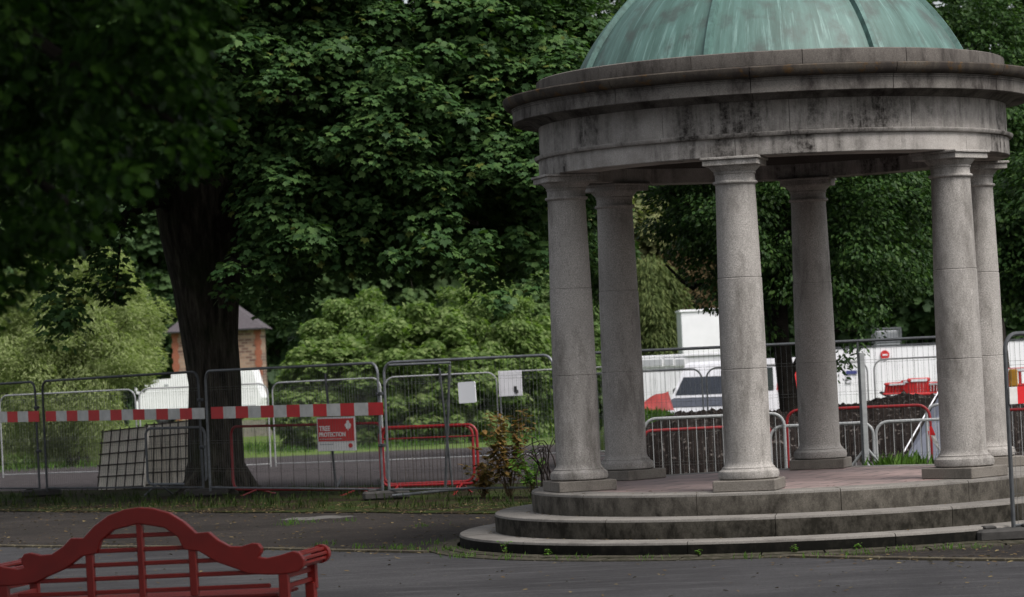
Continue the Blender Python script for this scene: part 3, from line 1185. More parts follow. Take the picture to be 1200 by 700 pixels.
def mound(name, label, cx, cy, rx, ry, h, seed):
    g = np.random.default_rng(seed)
    ph = g.random(12) * 6.28
    q = MB()
    nx, ny = 90, 40
    for i in range(nx + 1):
        for j in range(ny + 1):
            u, v = i / nx * 2 - 1, j / ny * 2 - 1
            rr = min(1, max(abs(u) ** 2.6 + abs(v) ** 2.6, 0))
            k = (1 - rr) ** .5
            x, y = u * rx, v * ry
            bump_ = .05 * sin(3.1 * x + ph[0]) * sin(2.3 * y + ph[1]) + .04 * sin(6.7 * x + ph[2] + 2 * y) + .03 * sin(11 * x + ph[3]) * sin(9 * y + ph[4]) + .03 * g.normal()
            q.v.append((x, y, max(-.05, h * k * (1 + bump_) - .03)))
    for i in range(nx):
        for j in range(ny):
            a = i * (ny + 1) + j
            q.f.append((a, a + ny + 1, a + ny + 2, a + 1))
            q.m.append(0)
    o = q.build(name, M['soil'], None, True, (cx, cy, gz(cx, cy)))
    return tag(o, label, 'soil heap', 'heaps of dug soil')


mound('soil_heap', 'dark soil heap behind the pale barrier and front middle column', at(850, 500, 52).x, 52, 1.95, 2.6, .99, 3)
mound('soil_heap', 'wide dark soil heap below the long white hoarding', at(1075, 500, 54.5).x, 54.5, 2.6, 2.8, 1.02, 5)


def wheel(parent, x, y, r_, side):
    e = bpy.data.objects.new('wheel', None)
    col.objects.link(e)
    e.parent = parent
    e.location = (x, y, r_)
    q = MB()
    prof = [(r_ * .62, -.1), (r_ * .94, -.1), (r_, -.06), (r_, .06), (r_ * .94, .1), (r_ * .62, .1)]
    q.lathe(prof, 24)
    o = q.build('tyre', M['black'], e, True)
    o.rotation_euler = (pi / 2, 0, 0)
    q = MB()
    q.lathe([(r_ * .63, -.07), (r_ * .6, .04), (.05, .06), (0, .06)], 24)
    q.lathe([(r_ * .63, .07), (r_ * .6, -.04), (.05, -.06), (0, -.06)], 24)
    o = q.build('rim', M['galv'], e, True)
    o.rotation_euler = (pi / 2, 0, 0)


def van(label, loc, rz, L, W, H, body, bonnet, low, chevron=False):
    """nose at -x"""
    t = thing('parked_van', label, 'van', loc, rz)
    x0, x1 = -L / 2, L / 2
    out = [(x0 + .05, .35), (x1, .35), (x1, H - .12), (x1 - .1, H), (x0 + 1.75, H), (x0 + 1.55, H - .06), (x0 + .85, 1.12), (x0 + .12, .92), (x0, .8)]
    q = MB()
    q.prism(out[::-1], -W / 2, W / 2)
    q.build('body', body, t)
    # bonnet skin and windscreen, a few mm proud
    def skin(name, a, b_, inset, m, lift=.006):
        (ax, az), (bx, bz) = a, b_
        d = Vector((bx - ax, 0, bz - az)).normalized()
        nn = Vector((-d.z, 0, d.x)) * lift
        q = MB()
        vs = [(ax + nn.x, -W / 2 + inset, az + nn.z), (ax + nn.x, W / 2 - inset, az + nn.z), (bx + nn.x, W / 2 - inset * 1.3, bz + nn.z), (bx + nn.x, -W / 2 + inset * 1.3, bz + nn.z)]
        vs += [(x - nn.x * 1.8, y, z - nn.z * 1.8) for x, y, z in vs]
        q.add(vs, [(0, 3, 2, 1), (4, 5, 6, 7), (0, 1, 5, 4), (1, 2, 6, 5), (2, 3, 7, 6), (3, 0, 4, 7)])
        return q.build(name, m, t)
    skin('windscreen', (x0 + .9, 1.18), (x0 + 1.52, H - .11), .08, M['glass'])
    skin('bonnet', (x0 + .1, .915), (x0 + .84, 1.115), .06, bonnet)
    for s in (-1, 1):
        q = MB()
        pr = [(x0 + 1.25, 1.2), (x0 + 2.35, 1.2), (x0 + 2.35, H - .2), (x0 + 1.72, H - .2)]
        q.prism(pr[::-1], s * W / 2 - .012, s * W / 2 + .012)
        q.build('side_window', M['glass'], t)
        q = MB()
        q.box((x0 + .03, s * (W / 2 - .24), .78), (.1, .3, .16), bev=.03)
        q.build('headlight', M['white'], t)
        q = MB()
        q.box((x0 + 1.25, s * (W / 2 + .1), 1.25), (.1, .16, .2), bev=.03)
        q.build('mirror', M['black'], t)
        q = MB()
        q.box(((x0 + x1) / 2, s * (W / 2 + .006), .5), (L * .5, .012, .22))
        q.build('sill_panel', low, t)
    q = MB()
    q.box((x0, 0, .48), (.14, W * .96, .22), bev=.04)
    q.build('bumper', M['black'], t)
    if chevron:
        for s in (-1,):
            q = MB()
            for i in range(4):
                xx = x0 + 2.5 + .42 * i
                q.prism([(xx, H - .75), (xx + .22, H - .75), (xx + .42, H - .15), (xx + .2, H - .15)][::-1], s * W / 2 - .008, s * W / 2 + .008)
            q.build('red_chevron', M['signred'], t)
    for x in (x0 + .8, x1 - .95):
        for s in (-1, 1):
            wheel(t, x, s * (W / 2 - .12), .34, s)
    return t


p = at(852, 470, 74)
van('van with dark sloping windscreen and slate bonnet parked behind the soil heap', (p.x + .25, 74.0, gz(0, 74)), R(56), 4.6, 1.95, 1.95, M['offwhite'], M['slate_blue'], M['cream'], True)
p = at(159, 470, 165)
t = thing('box_trailer', 'plain white box trailer with a sloping end in front of the brick lodge', 'trailer', (p.x, 165, gz(0, 165)), R(-4))
q = MB()
q.prism([(0, .5), (6.7, .5), (6.8, 1.2), (6.4, 2.75), (2.0, 2.75), (1.96, 2.45), (0, 2.4)][::-1], 0, 2.3)
q.build('body', M['white'], t)
q = MB()
q.box((3.3, -.006, .8), (6.4, .016, .08))
q.build('trim', M['grey'], t)
q = MB()
q.box((1.7, -.008, 2.1), (.2, .014, .12))
q.build('vent', M['grey'], t)
for x in (1.4, 5.2):
    for y in (.2, 2.1):
        wheel(t, x, y, .45, 1)
q = MB()
q.box((-.6, 1.15, .6), (1.2, .12, .12))
q.build('tow_bar', M['black'], t)

# red tarpaulin heap
t = MB()
nx, ny = 24, 10
for i in range(nx + 1):
    for j in range(ny + 1):
        u, v = i / nx, j / ny
        ridge = (.28 + .55 * u) * (1 - abs(v - .5) * 2) ** .7 * min(1, (1 - u) * 8)
        t.v.append((u * .85, (v - .5) * .7, .6 * ridge + .03 * sin(9 * u + 7 * v) * (1 - abs(v - .5) * 2)))
for i in range(nx):
    for j in range(ny):
        a = i * (ny + 1) + j
        t.f.append((a, a + ny + 1, a + ny + 2, a + 1))
        t.m.append(0)
p = at(748, 470, 70)
tag(t.build('tarpaulin_heap', simple('faded_red_tarp', (.30, .042, .038), .6, 0, .2, 3), None, True, (p.x - .05, 70, .62)), 'faded red tarpaulin over a low heap left of the dark windscreened van', 'tarpaulin')

M['bank'] = simple('bank_turf', (.075, .11, .03), .95, 0, .45, 5, .1)
o = mound('grass_bank', 'low grassy bank with the red tarpaulin lying on it', p.x + .1, 70, 1.15, 1.2, .92, 13)
o.data.materials[0] = M['bank']
del o['group']
o['category'] = 'bank'
pts = []
for i in range(1500):
    a_, b_ = g0.uniform(-.9, .9), g0.uniform(-1.1, -.5)
    pts.append((p.x + .1 + a_, 70 + b_, gz(0, 70) + .92 * (1 - min(1, abs(a_ / 1.15) ** 2.6 + abs(b_ / 1.2) ** 2.6)) ** .5 - .06))
bank_pts = pts
# cabins and hoarding
def cabin(label, x0, x1, Y, ztop, depth, windows, m, name='site_cabin', cat='cabin', rib=True, zb=None, group=None):
    a, b_ = at(x0, 440, Y), at(x1, 440, Y)
    g = gz(0, Y) if zb is None else zb
    w, h = b_.x - a.x, ztop - g
    t = thing(name, label, cat, (a.x, Y, g), 0, group)
    q = MB()
    q.box((w / 2, depth / 2, h / 2), (w, depth, h), bev=.02)
    if rib:
        k = int(w / .28)
        for i in range(k):
            q.box(((i + .5) * w / k, -.003, h * .47), (w / k * .3, .014, h * .86))
    q.build('wall', m, t)
    q = MB()
    q.box((w / 2, depth / 2, h + .03), (w + .08, depth + .08, .07), bev=.01)
    q.build('roof', M['offwhite'] if m is not M['white'] else M['white'], t)
    for wx0, wx1, wz0, wz1 in windows:
        A, B = at(wx0, 430, Y).x - a.x, at(wx1, 430, Y).x - a.x
        q = MB()
        q.box(((A + B) / 2, -.035, (wz0 + wz1) / 2 - g), (B - A + .06, .03, wz1 - wz0 + .06))
        f = q.build('window', M['white'], t)
        q = MB()
        q.box(((A + B) / 2, -.056, (wz0 + wz1) / 2 - g), (B - A, .014, wz1 - wz0))
        q.build('pane', M['grey'], f)
    return t


zt = lambda px, py, Y: at(px, py, Y).z
Yc = 86
cabin('long low white site cabin with grey windows behind the red tarpaulin', 712, 850, Yc, zt(780, 419, Yc), 2.6,
      [(752, 776, zt(765, 429, Yc), zt(765, 421.5, Yc)), (779, 789, zt(784, 428, Yc), zt(784, 421, Yc)), (792, 802, zt(797, 428, Yc), zt(797, 421, Yc))], M['offwhite'])
Yc = 92
cabin('tall plain white cabin block behind the front middle column', 801, 868, Yc, zt(822, 365, Yc), 2.4, [], M['white'], rib=False)
Yh = 84
p0 = at(955, 440, Yh)
t = thing('site_hoarding', 'long white hoarding with small signs across the far side of the site', 'hoarding', (p0.x, Yh, gz(0, Yh)))
w = at(1330, 440, Yh).x - p0.x
h0 = zt(985, 409, Yh) - gz(0, Yh)
h1 = zt(1100, 402, Yh) - gz(0, Yh)
q = MB()
npan = 16
for i in range(npan):
    xx = w * (i + .5) / npan
    q.box((xx, 0, h0 / 2), (w / npan - .012, .05, h0 - .02 * (i % 2)), bev=.004)
for i in range(60):
    q.box((w * (i + .5) / 60, -.027, h0 / 2), (.012, .006, h0 * .96))
q.build('board_panel', M['white'], t)
q = MB()
q.box((w / 2, 0, h0 + .03), (w, .09, .05))
q.build('coping', M['galv_dark'], t)
c = at(1037, 416, Yh - .06)
q = MB()
q.prism([(c.x - p0.x + .125 * cos(2 * pi * k / 20), c.z - gz(0, Yh) + .125 * sin(2 * pi * k / 20)) for k in range(20)], -.06, -.045)
sg = q.build('round_sign', M['signred'], t)
q = MB()
q.box((c.x - p0.x, -.065, c.z - gz(0, Yh)), (.14, .006, .04))
q.build('white_bar', M['white'], sg)
c = at(998, 436.5, Yh - .06)
q = MB()
q.box((c.x - p0.x, -.05, c.z - gz(0, Yh)), (.30, .02, .1))
q.build('name_sign', M['navy'], t)
c = at(995, 446, Yh - .06)
q = MB()
q.box((c.x - p0.x, -.05, c.z - gz(0, Yh)), (.16, .02, .14))
q.build('paper_notice', M['offwhite'], t)
# metal cage on top of something behind the hoarding
p = at(1041, 398, 88)
t = thing('plant_cage', 'grey metal plant cage standing above the white hoarding', 'equipment cage', (p.x, 88, gz(0, 88)))
zz = zt(1041, 402, 88) - gz(0, 88)
q = MB()
q.box((0, .4, zz / 2), (.7, .6, zz), bev=.02)
q.build('stand', M['grey'], t)
q = MB()
H2 = .42
for x in (-.38, .38):
    for y in (.1, .7):
        q.box((x, y, zz + H2 / 2), (.04, .04, H2))
for z_ in (zz + .03, zz + H2):
    for y in (.1, .7):
        q.box((0, y, z_), (.8, .04, .04))
    for x in (-.38, .38):
        q.box((x, .4, z_), (.04, .6, .04))
for i in range(9):
    q.box((-.34 + .085 * i, .1, zz + H2 / 2), (.014, .014, H2))
q.build('cage_frame', M['galv'], t)
q = MB()
q.box((0, .42, zz + H2 * .45), (.6, .4, H2 * .8), bev=.02)
q.build('unit', M['grey'], t)

# red plastic barriers in the site
def plastic_barrier(p, rz, tiltx, label, L=.9, Hh=.55):
    t = thing('plastic_barrier', label, 'plastic barrier', p, rz, 'red and white plastic barriers in the site')
    t.rotation_euler = (tiltx, 0, rz)
    q = MB()
    q.box((0, 0, Hh * .9), (L, .07, Hh * .2), bev=.02)
    q.box((0, 0, Hh * .18), (L, .07, Hh * .16), bev=.02)
    for i in range(7):
        q.box((-L / 2 + .06 + (L - .12) * i / 6, 0, Hh * .53), (.05, .045, Hh * .58))
    q.build('panel', M['signred'], t)
    q = MB()
    q.box((0, -.04, Hh * .9), (L * .7, .012, Hh * .13))
    q.build('reflective_strip', M['white'], t)
    for s in (-1, 1):
        q = MB()
        q.box((s * L * .35, 0, .025), (.1, .42, .05), bev=.015)
        q.build('foot', M['black'], t)


zb = 1.0
plastic_barrier(at(1048, 464, 66), .5, .3, 'red plastic barrier tipped over left of the others below the hoarding', .6, .3)
plastic_barrier(at(1066, 465, 66), -.2, .0, 'red plastic barrier standing upright below the white hoarding', .35, .36)
plastic_barrier(at(1077, 466, 65.5), .1, .12, 'largest red plastic barrier with a raised corner below the hoarding', .5, .42)
plastic_barrier(at(1096, 463, 66), 0, .35, 'low red plastic barrier half hidden by the front right column', .5, .3)
plastic_barrier(at(1196, 456, 60), .15, .0, 'red plastic barrier with a yellow end at the right edge', .9, .42)
p = at(1187.5, 443, 59.5)
tag(MB().box((0, 0, 0), (.16, .1, .34), bev=.02).box((0, -.052, .05), (.1, .012, .12)).build('warning_lamp_box', M['orange'], None, False, p), 'small yellow lamp box in front of red barrier at the right edge', 'lamp box')
# supports so that these stand on something: a soil bank
mound('soil_heap', 'far low soil bank under the red plastic barriers', at(1120, 500, 66).x, 66, 3.4, 3.0, .96, 9)

# blue grey sheet leaning by the right column with a white edge pole
t = thing('leaning_sheet', 'blue grey sheet with a white edge pole leaning behind the front right column', 'sheet', at(1062, 545, 44.5))
b0 = at(1062, 545, 44.5)
def rel(px, py, Y):
    return at(px, py, Y) - b0
q = MB()
v0 = [rel(1062, 536, 44.5), rel(1150, 545, 44.3), rel(1150, 420, 45.6), rel(1110, 446, 45.6)]
v1 = [v + Vector((0, .03, 0)) for v in v0]
q.add(v0 + v1, [(0, 1, 2, 3), (7, 6, 5, 4), (0, 4, 5, 1), (1, 5, 6, 2), (2, 6, 7, 3), (3, 7, 4, 0)])
q.build('sheet', M['bluegrey'], t)
q = MB()
q.tube([rel(1059, 530, 44.45), rel(1102, 455, 45.5)], .011, 7)
q.build('edge_pole', M['offwhite'], t, True)
# red and white rag on the barrier
p = at(1090, 500, 42.5)
t = MB()
for j, (z0, z1, x0, x1, x2, x3, mi) in enumerate([(0, -.12, -.03, .02, 0, .06, 0), (-.12, -.22, 0, .06, .03, .09, 1), (-.22, -.34, .03, .09, .1, .13, 1), (-.06, -.2, -.04, -.005, -.02, .0, 0)]):
    t.add([(x0, -.03, z0), (x1, -.04, z0), (x3, -.05, z1), (x2, -.03, z1), (x0, -.02, z0), (x1, -.03, z0), (x3, -.04, z1), (x2, -.02, z1)],
          [(0, 3, 2, 1), (4, 5, 6, 7), (0, 1, 5, 4), (1, 2, 6, 5), (2, 3, 7, 6), (3, 0, 4, 7)], mi)
tag(t.build('tape_rag', [M['redboard'], M['whiteboard']], None, False, p), 'torn red and white tape hanging from the red barrier by a column', 'tape')

# ================================================================== BRICK LODGE
Yl = 178
a, b_ = at(203, 430, Yl), at(307, 430, Yl)
w = b_.x - a.x
g = gz(0, Yl)
hw = at(203, 390, Yl).z - g
t = thing('brick_lodge', 'small pale brick lodge with red quoins and a slate hip roof behind the tree trunk', 'house', (a.x, Yl, g))
q = MB()
q.box((w / 2, 1.7, hw / 2), (w - .02, 3.4, hw))
wl = q.build('wall', M['brick'], t)
for x in (.17, w - .17):
    q = MB()
    k = int(hw / .3)
    for i in range(k):
        q.box((x, 0, .15 + .3 * i), (.28 if i % 2 else .42, .06, .298))
    q.build('quoin', M['quoin'], t)
q = MB()
e = .42
hr = 2.3
v = [(-e, -e, hw), (w + e, -e, hw), (w + e, 3.4 + e, hw), (-e, 3.4 + e, hw), (w / 2 - .1, 1.5, hw + hr), (w / 2 + .1, 1.9, hw + hr)]
q.add(v, [(0, 1, 5, 4), (1, 2, 5), (2, 3, 4, 5), (3, 0, 4), (0, 3, 2, 1)])
rf = q.build('roof', M['slate'], t)
q = MB()
q.box((w / 2, -e - .04, hw + .0), (w + 2 * e, .08, .09))
q.build('gutter', M['black'], rf)
q = MB()
q.box((w * .5, 2.1, hw + hr + .2), (.7, .5, .9), bev=.02)
q.build('chimney', M['quoin'], rf)

# ================================================================== BENCH
bx_, by_ = at(163, 640, 21.3).x, 21.3
bench = thing('garden_bench', 'dark red wooden garden bench with a scrolled arched back seen from behind', 'bench', (bx_ + .02, by_, 0.025), R(-10))
raw_up = [(490, 38), (540, 42), (600, 60), (650, 92), (682, 122), (692, 133), (738, 130), (768, 158), (810, 182), (850, 183), (888, 172), (910, 174), (922, 190), (920, 205), (910, 222), (935, 226), (985, 216), (1030, 203), (1054, 210), (1068, 232), (1064, 258), (1048, 274), (1022, 280), (978, 284)]
raw_lo = [(940, 284), (870, 279), (832, 262), (760, 236), (700, 197), (645, 190), (628, 146), (580, 112), (490, 96)]


def conv(p):
    x, y = p
    return ((x - 490) / 507 * 1.03, 1.05 - (y + .022 * (x - 490) - 38) / 507)


half = [conv(p) for p in raw_up + raw_lo]
outline = half + [(-x, z) for x, z in half[::-1] if x > .001]
q = MB()
q.prism(outline, -.03, .03)
o = q.build('top_rail', M['benchred'], bench)
bv = o.modifiers.new('bevel', 'BEVEL')
bv.width = .008
bv.segments = 2
bv.limit_method = 'ANGLE'
for x, z1, wd in ((0, .94, .045), (-.375, .8, .055), (.375, .8, .055), (-1.02, .6, .07), (1.02, .6, .07)):
    q = MB()
    z0 = .0 if abs(x) > .9 else .42
    q.box((x, 0, (z0 + z1) / 2), (wd, .05, z1 - z0), bev=.006)
    q.build('back_leg' if abs(x) > .9 else 'stile', M['benchred'], bench)
for z_, xr in ((.855, .29), (.757, .34), (.66, .6), (.565, .92), (.47, .92)):
    q = MB()
    q.box((0, .004, z_), (xr * 2, .03, .03), bev=.005)
    q.build('back_slat', M['benchred'], bench)
q = MB()
for i in range(7):
    q.box((0, .10 + .075 * i, .40), (1.9, .058, .024), bev=.005)
q.box((0, .33, .355), (1.84, .05, .06))
q.build('seat', M['benchred'], bench)
for s in (-1, 1):
    q = MB()
    q.box((s * 1.03, .62, .22), (.07, .07, .44), bev=.006)
    q.build('front_leg', M['benchred'], bench)
    # arm: front scroll post, roll slats, lower rails
    q = MB()
    zc, r_ = .635, .066
    for y in (.64,):
        q.prism([(s * 1.11 + r_ * cos(2 * pi * k / 18), zc + r_ * sin(2 * pi * k / 18)) for k in range(18)], y - .03, y + .03)
    q.box((s * 1.04, .64, .5), (.065, .055, .22), bev=.005)
    for k in range(8):
        an = 2 * pi * k / 8 + .2
        x, z_ = s * 1.11 + .045 * cos(an), zc + .045 * sin(an)
        q.box((x, .32, z_), (.022, .6, .022), bev=.004)
    for z_ in (.53, .46):
        q.box((s * 1.03, .33, z_), (.03, .6, .032), bev=.004)
    q.build('arm', M['benchred'], bench)
bench.rotation_euler = (0, R(-.6), R(-12))

# ================================================================== TREES
def m_bark():
    m, nt, b = mat('ridged_bark')
    f = noise(nt, 7, 7, stretch=(1.6, 1.6, .22), rough=.7)
    c = ramp(nt, f, [(.35, (.011, .010, .008)), (.52, (.042, .037, .03)), (.7, (.095, .086, .068))])
    c = mix(nt, ramp(nt, noise(nt, 1.3, 5), [(.5, (0, 0, 0)), (.7, (.6, .6, .6))]), c, (.026, .034, .014))
    nt.links.new(c, b.inputs['Base Color'])
    b.inputs['Roughness'].default_value = .95
    b.inputs['Specular IOR Level'].default_value = .1
    bump(nt, b, f, 1, .06)
    return m


# the big maple behind the fence
mb = Vector((at(245, 560, 50).x, 50.0, gz(0, 50) - .02))
def ml(px, py, Y=50):
    return at(px, py, Y) - mb


trunk = [ml(254, 572), ml(253, 540), ml(252, 500), ml(252, 450), ml(246, 400), ml(242, 340), ml(236, 280), ml(234, 225), ml(232, 170)]
tr = [.56, .46, .44, .43, .46, .54, .66, .76, .70]
t = thing('maple_tree', 'big maple tree with a dark leaning trunk and dense hanging leaves behind the fence', 'tree', mb)
q = MB()
q.tube(trunk, tr, 20)
for an in (0.2, 1.5, 2.7, 3.9, 5.2):
    q.tube([(.95 * cos(an) + trunk[0].x, .95 * sin(an), -.1), (.6 * cos(an) + trunk[0].x, .6 * sin(an), .06), (.34 * cos(an) + trunk[1].x, .34 * sin(an), .42)], [.05, .12, .16], 8)
o = q.build('trunk', m_bark(), t, True)
tp = trunk[-1]
limbs = [[tp, ml(215, 90), ml(190, -60), ml(170, -250)], [tp, ml(268, 90), ml(285, -40), ml(300, -260)],
         [trunk[6], ml(300, 190, 49), ml(380, 120, 48), ml(480, 40, 47)], [trunk[6], ml(310, 230, 48.5), ml(345, 250, 48), ml(400, 268, 47), ml(470, 250, 46.5), ml(560, 262, 46)],
         [trunk[6], ml(190, 235, 49.4), ml(150, 250, 48.5), ml(110, 290, 47.8), ml(70, 300, 47.5)], [ml(150, 250, 48.5), ml(158, 210, 48), ml(140, 290, 47.6), ml(135, 350, 47.4)],
         [ml(110, 290, 47.8), ml(60, 310, 47.6), ml(30, 340, 47.4)], [tp, ml(330, 120, 51), ml(420, 40, 53), ml(520, -60, 55)], [trunk[5], ml(268, 300, 48.8), ml(300, 320, 48), ml(320, 350, 47.6)]]
lr = [.42, .4, .24, .17, .13, .05, .05, .25, .07]
for pth, r0 in zip(limbs, lr):
    q = MB()
    nn = len(pth)
    q.tube(pth, [r0 * (1 - .75 * i / (nn - 1)) for i in range(nn)], 9)
    q.build('limb', M['bark'], t, True)
cx, cz = -.2, 8.6
ells = [(cx, -.4, cz, 5.6, 6.2, 6.0), (2.4, -1.6, 6.6, 4.3, 4.2, 4.0), (4.6, -2.2, 5.2, 2.6, 2.9, 2.4), (1.2, -3.2, 4.4, 1.9, 2.0, 1.5)]
lo, outs = lobes_in(ells, 2500, .80, 21)
# sprays that hang low, right of and left of the trunk
ex, eo = [], []
def hang(px, py, Y, dx=0.0):
    ex.append(ml(px, py, Y))
    eo.append((dx, -.8, .1))


g = random.Random(5)
for px, py in ((290, 200), (305, 235), (315, 260), (330, 290), (300, 285), (335, 318), (350, 335), (320, 322), (360, 300), (295, 320), (380, 285), (345, 355), (330, 370), (300, 180), (275, 190), (262, 178), (285, 250), (308, 345),
               (430, 300), (470, 312), (500, 300), (530, 320), (560, 325), (590, 332), (610, 345), (575, 350), (545, 300), (620, 330), (600, 310), (450, 270), (480, 280), (520, 275), (560, 290), (405, 290), (420, 250), (630, 318), (590, 362), (268, 330), (262, 352)):
    hang(px + g.uniform(-8, 8), py - 12 + g.uniform(-6, 6), 46 + g.uniform(-1.2, 1.5), .3)
for px, py in ((160, 230), (140, 245), (120, 265), (150, 268), (100, 285), (80, 300), (115, 310), (135, 330), (70, 320), (55, 345), (95, 350), (85, 380), (140, 355), (120, 290), (40, 300), (20, 320), (10, 345), (65, 372), (30, 285), (5, 300),
               (180, 215), (165, 200), (60, 280), (100, 260), (20, 270), (40, 250), (135, 345), (72, 392)):
    hang(px + g.uniform(-6, 6), py - 6, 47.4 + g.uniform(-.8, .8), -.4)
ex, eo = np.array(ex), np.array(eo)
# keep the crown clear of the gap under it, as in the photo
P = lo + np.array(mb)
dd = P[:, 1]
sx = 600 + 3592.75 * P[:, 0] / dd + .0457 * (68 - 3592.75 * (P[:, 2] - 2) / dd)
sy = 350 - (-68 + 3592.75 * (P[:, 2] - 2) / dd) - .0457 * 3592.75 * P[:, 0] / dd
low = P[:, 2] < 3.55
keep = ~low & ~((np.abs(P[:, 0] + 4.8) < 1.2) & (P[:, 2] < 5.0) & (P[:, 1] < 50.5)) & ~((P[:, 0] < -5.6) & (P[:, 2] < 5.0))
lo, outs = lo[keep], outs[keep]
C1_, T1_, N1_, S1_ = crown_arrays(lo, outs, .45, 118, .098, 22, 1.3, .5, .55, .15)
C2_, T2_, N2_, S2_ = crown_arrays(ex, eo, .33, 80, .10, 23, 1.2, .6, .75, .3)
leaf_mesh('crown', np.concatenate([C1_, C2_]), np.concatenate([T1_, T2_]), np.concatenate([N1_, N2_]), np.concatenate([S1_, S2_]), 'maple', M['maple'], t)

# near tree, its trunk outside the frame on the left
nb = Vector((-4.6, 12.6, 0.012))
t = thing('overhanging_tree', 'near out of focus tree whose leafy boughs hang into the top left corner', 'tree', nb)
q = MB()
q.tube([(0, 0, 0), (.02, 0, .4), (.05, .02, 1.6), (.12, .05, 3.0), (.2, .1, 4.6), (.5, .1, 8.5), (.8, 0, 11)], [.5, .4, .34, .31, .28, .18, .06], 14)
q.build('trunk', M['bark'], t, True)
def nl(px, py, Y):
    return at(px, py, Y) - nb


for pth in ([(.12, .05, 3.0), nl(-40, -20, 12.4), nl(60, 60, 12.2), nl(150, 110, 12.1), nl(215, 150, 12.0)], [(.12, .05, 2.9), nl(-80, 120, 12.8), nl(20, 190, 12.9), nl(80, 240, 13)],
            [(.2, .1, 4.2), nl(-100, -300, 12.5), nl(100, -160, 12.3), nl(230, -90, 12.2)]):
    q = MB()
    q.tube(pth, [.07, .05, .03, .018, .01][:len(pth)], 7)
    q.build('limb', M['bark'], t, True)
ex, eo = [], []
g = random.Random(9)
spots = [(i, j) for i in range(-140, 250, 34) for j in range(-160, 300, 34)]
for px, py in spots:
    # the outline of the hanging mass in the photo
    lim = 262 if py < 50 else (255 if py < 180 else (225 if py < 225 else (120 if py < 270 else 20)))
    if px > lim - 30 or (60 < py < 85 and px > 190):
        continue
    if g.random() < .9:
        ex.append(nl(px + g.uniform(-14, 14), py + g.uniform(-14, 14), 12.3 + g.uniform(-.8, 1.4)))
        eo.append((.3, -.6, .0))
for px, py in ((225, 15), (240, 40), (235, 65), (215, 95), (225, 110), (240, 150), (232, 175), (245, 125), (225, 190), (110, 255), (60, 290), (20, 300), (80, 270), (250, 5), (5, 330), (-20, 350)):
    ex.append(nl(px - 16, py, 12.0 + g.uniform(-.2, .3)))
    eo.append((.5, -.6, 0))
ex, eo = np.array(ex), np.array(eo)
C_, T_, N_, S_ = crown_arrays(ex, eo, .135, 95, .054, 31, .55, .55, .9, .35)
lo2, o2 = lobes_in([(1.2, -.6, 8.6, 8.6, 9.5, 4.2)], 900, .5, 33)  # unseen upper crown, enlarged to shade the near leaves, bench and rotunda
k2 = lo2[:, 2] > 5.3
lo2, o2 = lo2[k2], o2[k2]
C3, T3, N3, S3 = crown_arrays(lo2, o2, .7, 42, .24, 34, .7, .5, .7, .2)
leaf_mesh('crown', np.concatenate([C_, C3]), np.concatenate([T_, T3]), np.concatenate([N_, N3]), np.concatenate([S_, S3]), 'oak', M['near'], t)


def straight(h, lean=0, n=5):
    return [(lean * i / n + .05 * sin(i * 2.0), .04 * cos(i * 3), h * i / n) for i in range(n + 1)]


def taper(r0, n=5, e=.3):
    return [r0 * (1.35 if i == 0 else 1 - (1 - e) * i / n) for i in range(n + 1)]


def plant_tree(name, label, px, Y, h, ells, n_lobes, rad, per, size, kind, lm, seed, bm='bark2', tr0=.25, group=None, cat='tree', **kw):
    X = at(px, 470, Y).x
    tree(name, label, (X, Y, gz(X, Y) - .02), straight(h * .7), taper(tr0), ells, n_lobes, rad, per, size, kind, M[lm], M[bm], seed, group, cat, **kw)


# pale willow on the left
plant_tree('willow_tree', 'pale grey green willow filling the gap left of the trunk', 88, 82, 4.5,
           [(-1.6, 0, 2.4, 2.3, 1.8, 2.7), (.5, -.3, 2.1, 1.7, 1.7, 2.4), (1.0, .3, 3.6, 1.3, 1.3, 1.9), (-.3, .5, 3.9, 2.0, 1.6, 2.1)], 460, .42, 290, .105, 'narrow', 'willow', 41, keep=lambda p: ~((p[:, 2] < 2.3) & (p[:, 0] > .9)), droop=.35, up=.35, fill=.4, flat=.9, shell=.6)
plant_tree('willow_tree', 'second pale willow at the left edge behind the caged slabs', -10, 88, 4.0,
           [(-1.5, 0, 2.2, 2.4, 1.8, 2.4), (.8, 0, 2.6, 2.2, 1.7, 2.2), (2.2, .5, 1.6, 1.6, 1.4, 1.7)], 300, .45, 240, .11, 'narrow', 'willow', 43, droop=.35, up=.35, fill=.4, flat=.9, shell=.6)
# leafy shrubs between the trunk and the rotunda
BG = 'broad leaved shrubs behind the rear fence'
for i, (px, Y, w_, h_, lm, l) in enumerate([
        (395, 92, 1.6, 3.3, 'bush', 'bright green shrub beside the brick lodge, right of the trunk'),
        (430, 95, 2.2, 4.6, 'bush', 'tall bright shrub behind the tree protection sign'),
        (495, 91, 2.3, 4.0, 'bush', 'broad bright shrub behind the fence joint right of the sign'),
        (562, 94, 2.3, 5.0, 'bush', 'lush pale edged shrub above the blank white notice'),
        (622, 98, 2.1, 4.9, 'bush2', 'deeper green shrub behind the grey ribbed notice, beside a column'),
        (668, 101, 1.5, 5.6, 'bush2', 'deeper green shrub seen between the two left columns')]):
    plant_tree('leafy_shrub', l, px, Y, h_, [(0, 0, h_ * .5, w_, 1.5, h_ * .52), (w_ * .5, -.3, h_ * .36, w_ * .6, 1.2, h_ * .4), (-w_ * .5, -.2, h_ * .36, w_ * .6, 1.2, h_ * .4)],
               300, .36, 150, .125, 'oval' if i % 2 else 'maple', lm, 50 + i, tr0=.09, group=BG, cat='shrub', droop=.6, shell=.6, fill=.3)
